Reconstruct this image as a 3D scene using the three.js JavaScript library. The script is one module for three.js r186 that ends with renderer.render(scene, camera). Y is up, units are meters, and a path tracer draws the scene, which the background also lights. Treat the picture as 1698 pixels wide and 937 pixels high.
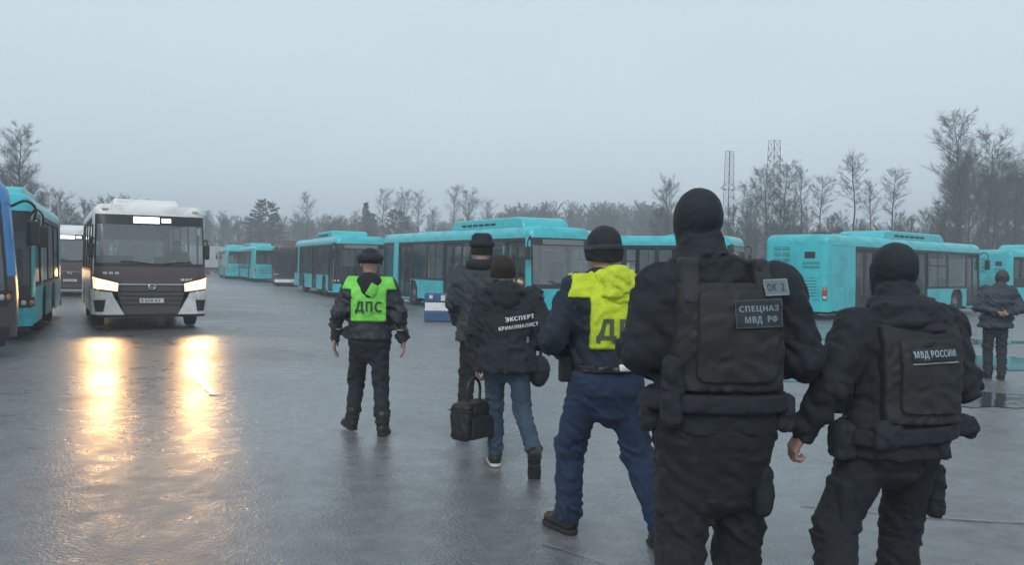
import * as THREE from 'three';
import { mergeGeometries } from 'three/addons/utils/BufferGeometryUtils.js';
import { RoundedBoxGeometry } from 'three/addons/geometries/RoundedBoxGeometry.js';
import { ImprovedNoise } from 'three/addons/math/ImprovedNoise.js';

// ------------------------------------------------------------------ camera, sky, sun, exposure
const scene = new THREE.Scene();
const camera = new THREE.PerspectiveCamera(36.68, 1698 / 937, 0.1, 1500);
camera.rotation.order = 'YXZ';
camera.position.set(0, 1.6, 0);
camera.rotation.set(-0.0188, 0, 0.018);          // hand-held: a little down, a little rolled
const renderer = new THREE.WebGLRenderer({ antialias: true });
renderer.toneMapping = THREE.LinearToneMapping;
renderer.toneMappingExposure = 1.24;
renderer.shadowMap.enabled = true;
const SKY_LEVEL = 0.498;

const perlin = new ImprovedNoise();
const noise = (x, y, z) => perlin.noise(x, y, z);
{ // overcast sky: even grey, brighter towards the zenith, faint cloud structure
  const w = 512, h = 256, d = new Float32Array(w * h * 4);
  for (let j = 0; j < h; j++) {
    const el = ((j + 0.5) / h - 0.5) * Math.PI, s = Math.sin(el);
    for (let i = 0; i < w; i++) {
      const az = (i + 0.5) / w * Math.PI * 2, c = Math.cos(el);
      const X = Math.cos(az) * c, Z = Math.sin(az) * c, Y = s;
      let n = noise(X * 3 + 7, Y * 9, Z * 3) * 0.5 + noise(X * 7, Y * 20 + 3, Z * 7 + 5) * 0.22;
      n = 1 + 0.05 * n;
      let L = s >= 0 ? SKY_LEVEL * (1.42 - 0.46 * s) * n : SKY_LEVEL * 0.45;
      const k = (j * w + i) * 4;
      const t = Math.max(0, s);
      d[k] = L * (0.868 + 0.03 * t); d[k + 1] = L * (1.035 - 0.01 * t); d[k + 2] = L * (1.155 - 0.04 * t); d[k + 3] = 1;
    }
  }
  const sky = new THREE.DataTexture(d, w, h, THREE.RGBAFormat, THREE.FloatType);
  sky.mapping = THREE.EquirectangularReflectionMapping;
  sky.magFilter = sky.minFilter = THREE.LinearFilter;
  sky.wrapS = THREE.RepeatWrapping;
  sky.needsUpdate = true;
  scene.background = sky; scene.environment = sky;
}
const sun = new THREE.DirectionalLight(new THREE.Color(1, 0.985, 0.96), 1.45);
sun.position.set(-14, 40, 26); sun.target.position.set(0, 0, -20);
sun.castShadow = true; sun.shadow.radius = 70;
sun.shadow.mapSize.set(2048, 2048);
Object.assign(sun.shadow.camera, { left: -70, right: 70, top: 70, bottom: -70, near: 1, far: 200 });
scene.add(sun, sun.target);
scene.fog = new THREE.FogExp2(0xd8e1e8, 0.0036);

// ------------------------------------------------------------------ helpers
let seed = 12345;
const rnd = () => { seed = (seed * 1664525 + 1013904223) >>> 0; return seed / 4294967296; };
const reseed = (s) => { seed = s >>> 0; };
const rr = (a, b) => a + (b - a) * rnd();
const clamp = (x, a, b) => (x < a ? a : x > b ? b : x);
const lerp = (a, b, t) => a + (b - a) * t;
const sstep = (a, b, x) => { const t = clamp((x - a) / (b - a), 0, 1); return t * t * (3 - 2 * t); };
const rgb = (r, g, b) => new THREE.Color().setRGB(r, g, b);
const used = {};
function numbered(n) { if (used[n] === undefined) { used[n] = 0; return n; } used[n]++; return n + '_' + String(used[n]).padStart(3, '0'); }
function add(o, name, label, category, group, kind) {
  o.name = numbered(name); scene.add(o);
  if (label) o.userData.label = label;
  if (category) o.userData.category = category;
  if (group) o.userData.group = group;
  if (kind) o.userData.kind = kind;
  return o;
}
function part(name, geo, m, parent, label) {
  const o = new THREE.Mesh(geo, m); o.name = name; parent.add(o);
  if (label) o.userData.label = label;
  return o;
}
const merge = (list) => {
  const plain = list.map((g) => { const c = g.index ? g.toNonIndexed() : g; for (const k of Object.keys(c.attributes)) if (!['position', 'normal', 'uv', 'color'].includes(k)) c.deleteAttribute(k); return c; });
  const hasUv = plain.every((g) => g.attributes.uv), hasC = plain.every((g) => g.attributes.color);
  for (const g of plain) { if (!hasUv && g.attributes.uv) g.deleteAttribute('uv'); if (!hasC && g.attributes.color) g.deleteAttribute('color'); }
  return mergeGeometries(plain);
};
const box = (w, h, d, x = 0, y = 0, z = 0, r = 0) => { const g = r ? new RoundedBoxGeometry(w, h, d, 2, r) : new THREE.BoxGeometry(w, h, d); g.translate(x, y, z); return g; };
const tube = (pts, r, sides = 6, n = 16) => new THREE.TubeGeometry(new THREE.CatmullRomCurve3(pts.map((p) => new THREE.Vector3(...p))), n, r, sides, false);

// ------------------------------------------------------------------ textures
function lattice(period, s) { // tileable value noise
  reseed(s); const p = period, a = new Float32Array(p * p); for (let i = 0; i < p * p; i++) a[i] = rnd();
  return (x, y) => {
    const xi = Math.floor(x), yi = Math.floor(y); let fx = x - xi, fy = y - yi; fx = fx * fx * (3 - 2 * fx); fy = fy * fy * (3 - 2 * fy);
    const x0 = ((xi % p) + p) % p, x1 = (x0 + 1) % p, y0 = ((yi % p) + p) % p, y1 = (y0 + 1) % p;
    return lerp(lerp(a[y0 * p + x0], a[y0 * p + x1], fx), lerp(a[y1 * p + x0], a[y1 * p + x1], fx), fy);
  };
}
function fbm(size, periods, weights, s) {
  const out = new Float32Array(size * size), tot = weights.reduce((a, b) => a + b, 0);
  periods.forEach((p, k) => {
    const f = lattice(p, s + k * 77), w = weights[k] / tot, q = p / size;
    for (let j = 0; j < size; j++) for (let i = 0; i < size; i++) out[j * size + i] += w * f(i * q, j * q);
  });
  return out;
}
function tex(size, fn, srgb = false, repeat = 1, height = size) {
  const d = new Uint8Array(size * height * 4);
  for (let j = 0; j < height; j++) for (let i = 0; i < size; i++) {
    const c = fn(i, j), k = (j * size + i) * 4;
    if (typeof c === 'number') { d[k] = d[k + 1] = d[k + 2] = clamp(c, 0, 1) * 255; } else { d[k] = clamp(c[0], 0, 1) * 255; d[k + 1] = clamp(c[1], 0, 1) * 255; d[k + 2] = clamp(c[2], 0, 1) * 255; }
    d[k + 3] = 255;
  }
  const t = new THREE.DataTexture(d, size, height);
  t.wrapS = t.wrapT = THREE.RepeatWrapping; t.magFilter = THREE.LinearFilter; t.minFilter = THREE.LinearMipmapLinearFilter; t.generateMipmaps = true;
  if (srgb) t.colorSpace = THREE.SRGBColorSpace;
  t.repeat.set(repeat, repeat); t.needsUpdate = true;
  return t;
}
function canvasTex(w, h, draw, srgb = true) {
  const c = document.createElement('canvas'); c.width = w; c.height = h;
  draw(c.getContext('2d'), w, h);
  const t = new THREE.CanvasTexture(c); if (srgb) t.colorSpace = THREE.SRGBColorSpace; t.magFilter = THREE.LinearFilter;
  return t;
}

// ------------------------------------------------------------------ ground: one wet asphalt sheet
{
  const S = 1024;
  const coarse = fbm(S, [5, 11, 23, 61, 140], [1, 0.8, 0.6, 0.4, 0.25], 11);
  const streak = fbm(S, [7, 17, 37, 90, 220], [1, 0.9, 0.7, 0.5, 0.4], 51);
  const grain = fbm(S, [64, 200, 400], [0.3, 1, 1], 91);
  const stones = fbm(S, [14, 60, 190, 400], [0.3, 0.5, 1, 1.1], 133);
  const color = tex(S, (i, j) => {
    const k = j * S + i; const v = 0.40 + 0.14 * (coarse[k] - 0.5) + 0.08 * (streak[k] - 0.5) + 0.12 * (grain[k] - 0.5);
    return [v * 0.97, v * 0.99, v * 1.03];
  }, true, 1 / 23);
  const wet = (k) => sstep(0.40, 0.66, coarse[k] * 0.6 + streak[k] * 0.4);
  const rough = tex(S, (i, j) => { const k = j * S + i; return 0.38 + 0.3 * (grain[k] - 0.5) - 0.13 * wet(k); }, false, 1 / 31);
  const film = tex(S, (i, j) => { const k = j * S + i; return clamp(0.37 - 0.16 * wet(k) + 0.16 * (grain[k] - 0.5), 0.08, 1); }, false, 1 / 31);
  const cover = tex(S, (i, j) => { const k = j * S + i; return 0.08 + 0.2 * wet(k); }, false, 1 / 31);
  const bump = tex(S, (i, j) => stones[j * S + i], false, 1 / 3.1);
  const m = new THREE.MeshPhysicalMaterial({ color: 0xffffff, map: color, roughnessMap: rough, roughness: 1, bumpMap: bump, bumpScale: 0.007, ior: 1.75, clearcoat: 1, clearcoatMap: cover, clearcoatRoughness: 1, clearcoatRoughnessMap: film });
  const n = 120, R = 270, pos = [], uv = [], idx = [];
  const g = (t) => Math.sign(t) * Math.pow(Math.abs(t), 2.2) * R;
  for (let j = 0; j <= n; j++) for (let i = 0; i <= n; i++) {
    const x = g(i / n * 2 - 1), z = g(j / n * 2 - 1) - 60;
    const far = sstep(20, 90, Math.hypot(x, z));
    const y = -0.004 + (noise(x * 0.11, z * 0.11, 3.3)) * 0.012 * far;
    pos.push(x, y, z); uv.push(x, -z);
  }
  for (let j = 0; j < n; j++) for (let i = 0; i < n; i++) { const a = j * (n + 1) + i, b = a + 1, c = a + n + 1, d = c + 1; idx.push(a, c, b, b, c, d); }
  const geo = new THREE.BufferGeometry();
  geo.setAttribute('position', new THREE.Float32BufferAttribute(pos, 3)); geo.setAttribute('uv', new THREE.Float32BufferAttribute(uv, 2)); geo.setIndex(idx); geo.computeVertexNormals();
  add(new THREE.Mesh(geo, m), 'ground', 'wide wet grey asphalt yard with shallow puddles', 'ground', null, 'structure');
}

// ------------------------------------------------------------------ shared materials
const grime = fbm(512, [4, 9, 24, 70, 160], [1, 0.9, 0.7, 0.5, 0.4], 201);
function painted(r, g, b, o = {}) { // vehicle paint with road-film mottling
  const t = tex(512, (i, j) => { const n = grime[j * 512 + i], k = sstep(0.50, 0.72, n) * (o.dirt ?? 0.22); return [lerp(1, 0.62, k), lerp(1, 0.60, k), lerp(1, 0.57, k)]; }, true, 1 / 2.7);
  const ro = tex(512, (i, j) => (o.rough ?? 0.34) + 0.35 * (grime[j * 512 + i] - 0.45), false, 1 / 2.7);
  return new THREE.MeshPhysicalMaterial({ color: rgb(r, g, b), map: t, roughness: 1, roughnessMap: ro, clearcoat: o.coat ?? 0.35, clearcoatRoughness: 0.22 });
}
const std = (r, g, b, rough = 0.6, o = {}) => new THREE.MeshStandardMaterial({ color: rgb(r, g, b), roughness: rough, ...o });
const M = {
  teal: painted(0.035, 0.48, 0.54, { dirt: 0.24 }),
  white: painted(0.74, 0.75, 0.75, { dirt: 0.25 }),
  blue: painted(0.03, 0.27, 0.62),
  black: std(0.016, 0.017, 0.02, 0.35),
  trim: std(0.02, 0.02, 0.022, 0.7),
  rubber: std(0.018, 0.018, 0.019, 0.85),
  rim: std(0.22, 0.22, 0.23, 0.5, { metalness: 0.4 }),
  chrome: std(0.7, 0.7, 0.7, 0.25, { metalness: 1 }),
  floor: std(0.05, 0.05, 0.055, 0.8),
  seat: std(0.02, 0.07, 0.12, 0.8),
  lining: std(0.35, 0.36, 0.36, 0.8),
  grille: std(0.03, 0.028, 0.028, 0.5),
  maroon: std(0.085, 0.062, 0.068, 0.35),
  plate: std(0.6, 0.6, 0.6, 0.5),
  louver: painted(0.05, 0.50, 0.52, { dirt: 0.4 }),
  red: std(0.5, 0.02, 0.015, 0.25),
  amber: std(0.6, 0.2, 0.02, 0.3),
  lens: std(0.5, 0.5, 0.5, 0.15),
  rail: std(0.5, 0.38, 0.06, 0.5),
  glass: new THREE.MeshPhysicalMaterial({ color: rgb(0.80, 0.85, 0.86), roughness: 0.03, transmission: 1, thickness: 0, ior: 1.5 }),
  dark: new THREE.MeshPhysicalMaterial({ color: rgb(0.46, 0.50, 0.51), roughness: 0.04, transmission: 1, thickness: 0, ior: 1.5 }),
  dusty: new THREE.MeshPhysicalMaterial({ color: rgb(0.66, 0.72, 0.75), roughness: 0.08, transmission: 0.84, thickness: 0, ior: 1.5 }),
  lowerGrey: std(0.075, 0.073, 0.071, 0.5),
  head: new THREE.MeshStandardMaterial({ color: 0xffffff, emissive: rgb(1, 0.60, 0.25), emissiveIntensity: 1.15, roughness: 0.3 }),
  bulb: new THREE.MeshStandardMaterial({ color: 0xffffff, emissive: rgb(1, 0.74, 0.42), emissiveIntensity: 7, roughness: 0.3 }),
  headDim: new THREE.MeshStandardMaterial({ color: 0xffffff, emissive: rgb(1, 0.80, 0.52), emissiveIntensity: 3, roughness: 0.3 }),
  led: new THREE.MeshStandardMaterial({ color: 0xffffff, emissive: rgb(0.9, 0.95, 1), emissiveIntensity: 1.6, roughness: 0.4 }),
};

// ------------------------------------------------------------------ vehicle shell: one smooth surface from which every panel and pane is cut
function shell({ L, W, H, rf = 0.34, rb = 0.22, bulge = 0.1, rearBulge = 0.04, lean = 0.2, leanFrom = 0.9, roofIn = 0.26, roofFrom = 0.3 }) {
  const half = W / 2, zF0 = L / 2 - bulge * ((half - rf) / half) ** 2, zR0 = -L / 2 + rearBulge * ((half - rb) / half) ** 2;
  const S = { L, W, H, half, zf: zF0 - rf, zr: zR0 + rb, tf: half - rf + rf * Math.PI / 2, tr: half - rb + rb * Math.PI / 2 };
  const prof = (y) => { const ys = H - roofFrom; let p = Math.max(0, y - 1.1) * 0.022; if (y > ys) { const q = Math.min(1, (y - ys) / roofFrom); p += roofIn * (1 - Math.sqrt(Math.max(0, 1 - q * q))); } return p; };
  S.pt = (kind, a, y, inset = 0) => {
    let x, z, nx, nz;
    if (kind === 'L' || kind === 'R') { const s = kind === 'L' ? 1 : -1; x = s * half; z = a; nx = s; nz = 0; } else {
      const r = kind === 'F' ? rf : rb, b = kind === 'F' ? bulge : rearBulge, sg = kind === 'F' ? 1 : -1, flat = half - r, sa = a < 0 ? -1 : 1, t = Math.abs(a);
      if (t <= flat) { x = a; z = L / 2 - b * (t / half) ** 2; nx = 2 * b * a / (half * half); nz = 1; const l = Math.hypot(nx, nz); nx /= l; nz /= l; } else { const f = (t - flat) / r, z0 = L / 2 - b * (flat / half) ** 2; x = sa * (flat + r * Math.sin(f)); z = z0 - r * (1 - Math.cos(f)); nx = sa * Math.sin(f); nz = Math.cos(f); }
      z *= sg; nz *= sg;
    }
    const p = prof(y) + inset; x -= nx * p; z -= nz * p;
    const k = clamp((z - (L / 2 - 1.3)) / 1.3, 0, 1); z -= lean * k * Math.pow(Math.max(0, y - leanFrom) / (H - leanFrom), 1.25);
    if (y < leanFrom) z -= 0.05 * k * ((leanFrom - y) / leanFrom) ** 2;
    return [x, y, z];
  };
  // quad on the shell; corners (a,y): lower-start, lower-end, upper-end, upper-start
  S.quad = (kind, c, inset = 0, na = 6, nb = 4, edge = 0) => {
    const pos = [], uv = [], idx = [], A = [], B = [];
    for (let i = 0; i <= na; i++) A.push([i / na, 0]); for (let j = 0; j <= nb; j++) B.push([j / nb, 0]);
    if (edge) { A.unshift([0, edge]); A.push([1, edge]); B.unshift([0, edge]); B.push([1, edge]); }
    for (const [v, ev] of B) for (const [u, eu] of A) {
      const a = lerp(lerp(c[0][0], c[1][0], u), lerp(c[3][0], c[2][0], u), v), y = lerp(lerp(c[0][1], c[1][1], u), lerp(c[3][1], c[2][1], u), v);
      const p = S.pt(kind, a, y, inset + Math.max(eu, ev)); pos.push(...p); uv.push(a, y);
    }
    const w = A.length, flip = kind === 'L' || kind === 'B';
    for (let j = 0; j < B.length - 1; j++) for (let i = 0; i < w - 1; i++) { const q = j * w + i; if (flip) idx.push(q, q + w, q + 1, q + 1, q + w, q + w + 1); else idx.push(q, q + 1, q + w, q + 1, q + w + 1, q + w); }
    const g = new THREE.BufferGeometry(); g.setAttribute('position', new THREE.Float32BufferAttribute(pos, 3)); g.setAttribute('uv', new THREE.Float32BufferAttribute(uv, 2)); g.setIndex(idx);
    const ng = g.toNonIndexed(); g.computeVertexNormals();
    if (!edge) return g; ng.computeVertexNormals(); return ng;
  };
  S.patch = (kind, a0, a1, y0, y1, inset = 0, na = 6, nb = 4, edge = 0) => S.quad(kind, [[a0, y0], [a1, y0], [a1, y1], [a0, y1]], inset, na, nb, edge);
  S.ring = (kind, a0, a1, y0, y1, t, inset, na = 6, nb = 4, edge = 0.02) => merge([
    S.patch(kind, a0, a1, y0, y0 + t, inset, na, 1, edge), S.patch(kind, a0, a1, y1 - t, y1, inset, na, 1, edge),
    S.patch(kind, a0, a0 + t, y0 + t, y1 - t, inset, 1, nb, edge), S.patch(kind, a1 - t, a1, y0 + t, y1 - t, inset, 1, nb, edge)]);
  S.roof = (y0) => { // rounded roof cap from height y0 up
    const loop = []; const nF = 22;
    for (let i = 0; i <= nF; i++) loop.push(['F', lerp(-S.tf, S.tf, i / nF)]);
    for (let i = 1; i < 10; i++) loop.push(['L', lerp(S.zf, S.zr, i / 10)]);
    for (let i = 0; i <= nF; i++) loop.push(['B', lerp(S.tr, -S.tr, i / nF)]);
    for (let i = 1; i < 10; i++) loop.push(['R', lerp(S.zr, S.zf, i / 10)]);
    const pos = [], uv = [], idx = [], rows = 9, n = loop.length;
    for (let j = 0; j <= rows; j++) { const q = j / rows, y = j === 0 ? y0 : lerp(Math.max(y0, H - roofFrom), H, Math.sin(q * Math.PI / 2)); for (const [k, a] of loop) { const p = S.pt(k, a, y); pos.push(...p); uv.push(p[0] + p[2], p[1] * 1.4); } }
    for (let j = 0; j < rows; j++) for (let i = 0; i < n; i++) { const a = j * n + i, b = j * n + (i + 1) % n; idx.push(a, b, a + n, b, b + n, a + n); }
    const last = rows * n, c = pos.length / 3; pos.push(0, H + 0.035, 0); uv.push(0, 0);
    for (let k = 1; k <= 1; k++) for (let i = 0; i < n; i++) idx.push(last + i, last + (i + 1) % n, c);
    const g = new THREE.BufferGeometry(); g.setAttribute('position', new THREE.Float32BufferAttribute(pos, 3)); g.setAttribute('uv', new THREE.Float32BufferAttribute(uv, 2)); g.setIndex(idx); g.computeVertexNormals(); return g;
  };
  return S;
}
function skirtGeo(S, side, z0, z1, y0, y1, wheels, r) { // lower side panel with round wheel arches, z0<z1
  const sh = new THREE.Shape(); sh.moveTo(z0, y1); sh.lineTo(z0, y0);
  for (const wz of wheels.slice().sort((a, b) => a - b)) {
    if (wz + r < z0 || wz - r > z1) continue;
    const cy = 0.47; const h = Math.sqrt(Math.max(0, r * r - (cy - y0) ** 2));
    const s = Math.max(z0, wz - h), e = Math.min(z1, wz + h);
    const a0 = Math.acos(clamp((s - wz) / r, -1, 1)), a1 = Math.acos(clamp((e - wz) / r, -1, 1));
    if (s > z0 + 1e-4) sh.lineTo(s, y0);
    for (let i = 0; i <= 14; i++) { const a = lerp(a0, a1, i / 14); sh.lineTo(clamp(wz + r * Math.cos(a), z0, z1), Math.min(y1 - 0.02, Math.max(y0, cy + r * Math.sin(a) * (i === 0 || i === 14 ? (Math.abs(Math.sin(a)) > 0.3 && (s === z0 || e === z1) ? 1 : -1) : 1)))); }
  }
  sh.lineTo(z1, y0); sh.lineTo(z1, y1); sh.closePath();
  const g = new THREE.ExtrudeGeometry(sh, { depth: 0.03, bevelEnabled: false, curveSegments: 4 });
  // shape (z,y,depth) -> (x,y,z)
  const p = g.attributes.position; const s = side === 'L' ? 1 : -1;
  for (let i = 0; i < p.count; i++) { const z = p.getX(i), y = p.getY(i), d = p.getZ(i); p.setXYZ(i, s * (S.half - 0.03 + d), y, z); }
  if (s < 0) { for (let i = 0; i < p.count; i += 3) { const a = [p.getX(i + 1), p.getY(i + 1), p.getZ(i + 1)]; p.setXYZ(i + 1, p.getX(i + 2), p.getY(i + 2), p.getZ(i + 2)); p.setXYZ(i + 2, ...a); } }
  else { /* x = depth keeps handedness mirrored */ }
  g.computeVertexNormals();
  const uv = g.attributes.uv; for (let i = 0; i < p.count; i++) uv.setXY(i, p.getZ(i), p.getY(i));
  return g;
}
const wheelGeo = (() => {
  const lathe = (pts) => { const g = new THREE.LatheGeometry(pts.map((p) => new THREE.Vector2(...p)), 28); g.rotateZ(Math.PI / 2); return g; };
  return {
    tyre: lathe([[0.30, -0.13], [0.43, -0.14], [0.47, -0.11], [0.475, 0], [0.47, 0.11], [0.43, 0.14], [0.30, 0.13]]),
    rim: lathe([[0.0, 0.07], [0.10, 0.07], [0.11, 0.03], [0.20, 0.01], [0.27, 0.05], [0.305, 0.125], [0.305, -0.125], [0.27, -0.05], [0.20, -0.01], [0.11, -0.03], [0.10, -0.07], [0.0, -0.07]]),
  };
})();
function addWheel(parent, x, z, scale = 1) {
  const t = part('wheel', wheelGeo.tyre, M.rubber, parent); t.position.set(x, 0.475 * scale, z); t.scale.setScalar(scale);
  part('rim', wheelGeo.rim, M.rim, t);
}
const seatGeo = merge([box(0.42, 0.09, 0.42, 0, 0.42, 0, 0.03), box(0.42, 0.62, 0.08, 0, 0.72, -0.2, 0.035), box(0.06, 0.4, 0.3, 0, 0.2, 0)]);
const plateTex = canvasTex(256, 64, (x, w, h) => { x.fillStyle = '#cfd2d2'; x.fillRect(0, 0, w, h); x.strokeStyle = '#222'; x.lineWidth = 4; x.strokeRect(3, 3, w - 6, h - 6); x.fillStyle = '#333'; x.font = 'bold 46px sans-serif'; x.fillText('\u0412 6\u041e8 \u041a\u041d', 16, 49); });
M.plateFace = new THREE.MeshStandardMaterial({ map: plateTex, roughness: 0.5 });
function addPlate(parent, S, kind, y, a = 0) {
  const g = S.patch(kind, a - 0.26, a + 0.26, y, y + 0.115, -0.03, 4, 1, 0.025); const uv = g.attributes.uv;
  for (let i = 0; i < uv.count; i++) { const u = (uv.getX(i) - a + 0.26) / 0.52; uv.setXY(i, kind === 'B' ? 1 - u : u, (uv.getY(i) - y) / 0.115); }
  part('license_plate', g, M.plateFace, parent);
}
function roofPod(L, W, h, taper = 0.35) { // long rounded fairing
  const sh = new THREE.Shape(); sh.moveTo(-L / 2, 0); sh.lineTo(L / 2, 0); sh.quadraticCurveTo(L / 2 - taper * 0.3, h * 0.9, L / 2 - taper, h); sh.lineTo(-L / 2 + taper, h); sh.quadraticCurveTo(-L / 2 + taper * 0.3, h * 0.9, -L / 2, 0);
  const g = new THREE.ExtrudeGeometry(sh, { depth: W - 0.16, bevelEnabled: true, bevelThickness: 0.08, bevelSize: 0.06, bevelSegments: 3, curveSegments: 6 });
  g.translate(0, 0, -(W - 0.16) / 2); g.rotateY(Math.PI / 2); return g;
}

// ------------------------------------------------------------------ city bus
// heading: the way its front points, as (x, z); at: the middle of the bus on the ground
function cityBus(label, at, heading, o = {}) {
  const root = new THREE.Group(); add(root, 'city_bus', label, 'bus', o.group);
  const L = o.L ?? 12, S = shell({ L, W: 2.5, H: 2.88, lean: o.lean ?? 0.18 }), paint = o.paint ?? M.teal;
  root.position.set(at[0], 0, at[1]); root.rotation.y = Math.atan2(heading[0], heading[1]);
  const yb = 0.30, ys = 1.02, yw = 2.42, yr = 2.52, body = [];
  const wheels = [S.L / 2 - 2.65, -S.L / 2 + 3.2];
  const fine = o.fine !== false;
  // sides: segments counted from the front
  const total = S.zf - S.zr;
  const right = o.right ?? [['door', 1.2], ['win', 1.5], ['win', 1.35], ['door', 1.3], ['vent', 1.35], ['win', 1.35], ['door', 1.15], ['panel', 0.45], ['win', 1]];
  const left = o.left ?? [['cab', 1.2], ['vent', 1.6], ['win', 1.6], ['vent', 1.6], ['win', 1.6], ['win', 1.5], ['panel', 0.5], ['panel', 1]];
  for (const [side, list] of [['R', right], ['L', left]]) {
    const sum = list.reduce((a, s) => a + s[1], 0); let z1 = S.zf;
    let run = null; // join skirt pieces between doors
    const flush = () => { if (run) body.push(skirtGeo(S, side, run[0], run[1], yb, ys, wheels, 0.6)); run = null; };
    for (const [type, l] of list) {
      const z0 = z1 - l * total / sum;
      if (type === 'door') {
        flush();
        const d = part('door', S.ring(side, z0 + 0.02, z1 - 0.02, yb + 0.02, yw, 0.07, 0.035, 1, 4, 0.03), M.trim, root), mid = (z0 + z1) / 2;
        for (const [a, b] of [[z0 + 0.09, mid - 0.02], [mid + 0.02, z1 - 0.09]]) {
          part('door_leaf_frame', S.ring(side, a, b, yb + 0.1, yw - 0.08, 0.05, 0.045, 1, 4, 0.03), M.black, d);
          part('door_pane', S.patch(side, a + 0.05, b - 0.05, yb + 0.15, yw - 0.13, 0.055, 1, 4), M.dark, d);
          if (fine) part('handrail', tube([[S.pt(side, b - 0.1, 0.9, 0.09)[0], 0.8, b - 0.1], [S.pt(side, b - 0.1, 1.3, 0.09)[0], 1.5, b - 0.1]], 0.016, 5, 4), M.rail, d);
        }
        part('door_header', S.patch(side, z0, z1, yw, yr, 0.006, 1, 1), M.black, d); body.push(S.patch(side, z0, z1, yb - 0.06, yb, 0, 1, 1, 0.02));
      } else if (type === 'panel') {
        run = run ? [z0, run[1]] : [z0, z1]; body.push(S.patch(side, z0, z1, ys, yr, 0, 2, 4));
      } else {
        run = run ? [z0, run[1]] : [z0, z1];
        const pw = 0.055; part('window_surround', merge([S.ring(side, z0, z1, ys, yr, pw, 0.006, 1, 4, 0.03), S.patch(side, z0 + pw, z1 - pw, yw, yr - pw, 0.006, 1, 1)]), M.black, root);
        const wdw = part('window_frame', S.ring(side, z0 + pw, z1 - pw, ys + pw, yw, 0.03, 0.012, 1, 4, 0.02), M.trim, root);
        const bottom = type === 'cab' ? ys + 0.09 : ys + 0.085;
        part('window_pane', S.patch(side, z0 + pw + 0.03, z1 - pw - 0.03, bottom, yw - 0.03, 0.022, 1, 4), M.glass, wdw);
        if (type === 'vent') {
          part('vent_rail', S.patch(side, z0 + pw + 0.03, z1 - pw - 0.03, 1.9, 1.935, 0.014, 1, 1, 0.01), M.trim, wdw);
          part('vent_post', S.patch(side, (z0 + z1) / 2 - 0.018, (z0 + z1) / 2 + 0.018, bottom, yw - 0.03, 0.014, 1, 3, 0.01), M.trim, wdw);
        }
      }
      z1 = z0;
    }
    flush();
  }
  // front
  const tf = S.tf, pil = o.pillar ?? 0.2, wl = o.maskLow ?? 0.92, ww = tf - pil;
  const flat = S.half - 0.34;
  const low = o.lowerDark ? 1.3 : yb, dk = [];
  for (const s of [-1, 1]) { const a = s * tf, b = s * ww; body.push(S.patch('F', Math.min(a, b), Math.max(a, b), low, yr, 0, 4, 6)); if (o.lowerDark) dk.push(S.patch('F', Math.min(a, b), Math.max(a, b), yb, low, 0, 4, 6)); }
  (o.lowerDark ? dk : body).push(S.patch('F', -ww, ww, 0.48, wl, -0.012, 14, 4, 0.02));
  if (dk.length) part('lower_front', merge(dk), M.maroon, root);
  part('front_bumper', S.patch('F', -ww - 0.02, ww + 0.02, 0.26, 0.475, -0.025, 14, 2, 0.04), o.bumper ?? paint, root);
  part('lower_valance', S.patch('F', -ww, ww, 0.16, 0.27, 0.03, 10, 1, 0.02), M.trim, root);
  const mask = []; mask.push(S.patch('F', -ww, ww, wl, 1.06, -0.004, 14, 2));
  mask.push(S.patch('F', -ww, ww, 2.28, yr, -0.002, 14, 2));
  for (const s of [-1, 1]) { const a = s * ww, b = s * (ww - 0.06); mask.push(S.patch('F', Math.min(a, b), Math.max(a, b), 1.06, 2.28, -0.003, 1, 6)); }
  part('windshield_mask', merge(mask), M.black, root);
  const ws = part('windshield', S.patch('F', -ww + 0.06, ww - 0.06, 1.06, 2.28, 0.006, 16, 8), o.windshield ?? M.dusty, root);
  for (const s of [-1, 1]) {
    const p0 = S.pt('F', s * 0.12, 1.07, -0.02), p1 = S.pt('F', s * 0.62, 1.17, -0.02), p2 = S.pt('F', s * 0.98, 1.62, -0.02);
    part('wiper', tube([p0, S.pt('F', s * 0.4, 1.11, -0.022), p1], 0.014, 5, 8), M.trim, root);
  }
  part('destination_sign', S.patch('F', o.signLit ? 0.1 : -0.78, o.signLit ? 0.6 : 0.78, 2.31, 2.47, -0.012, 8, 1, 0.014), o.signLit ? M.led : std(0.16, 0.17, 0.17, 0.3), root);
  const hy = o.headY ?? 0.6;
  for (const s of [-1, 1]) {
    const q = (a, b) => [s * a, b], c = [q(ww - 0.42, hy), q(ww + 0.06, hy + 0.03), q(ww + 0.06, hy + 0.21), q(ww - 0.42, hy + 0.14)];
    const cc = s > 0 ? c : [c[1], c[0], c[3], c[2]];
    const h = part('headlight', S.quad('F', cc, -0.026, 6, 2, 0.02), M.black, root);
    for (const [u, m] of [[0.2, o.lit ? M.headDim : M.lens], [0.5, M.lens], [0.8, M.amber]]) { const p = S.pt('F', s * lerp(ww - 0.42, ww + 0.06, u), hy + 0.10, -0.028); const g = new THREE.SphereGeometry(0.052, 10, 6, 0, Math.PI * 2, 0, Math.PI / 2); g.rotateX(Math.PI / 2); g.scale(1, 1, 0.4); g.translate(...p); part('lamp', g, m, h); }
    // mirror on a bent arm
    const mp = S.pt('F', s * (tf - 0.2), 2.45, 0);
    const mm = part('mirror', box(0.2, 0.42, 0.11, mp[0] + s * 0.22, 2.02, mp[2] + 0.24, 0.04), M.black, root);
    part('mirror_arm', tube([mp, [mp[0] + s * 0.1, 2.55, mp[2] + 0.2], [mp[0] + s * 0.22, 2.44, mp[2] + 0.28], [mp[0] + s * 0.22, 2.2, mp[2] + 0.24]], 0.022, 6, 10), M.trim, mm);
  }
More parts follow.
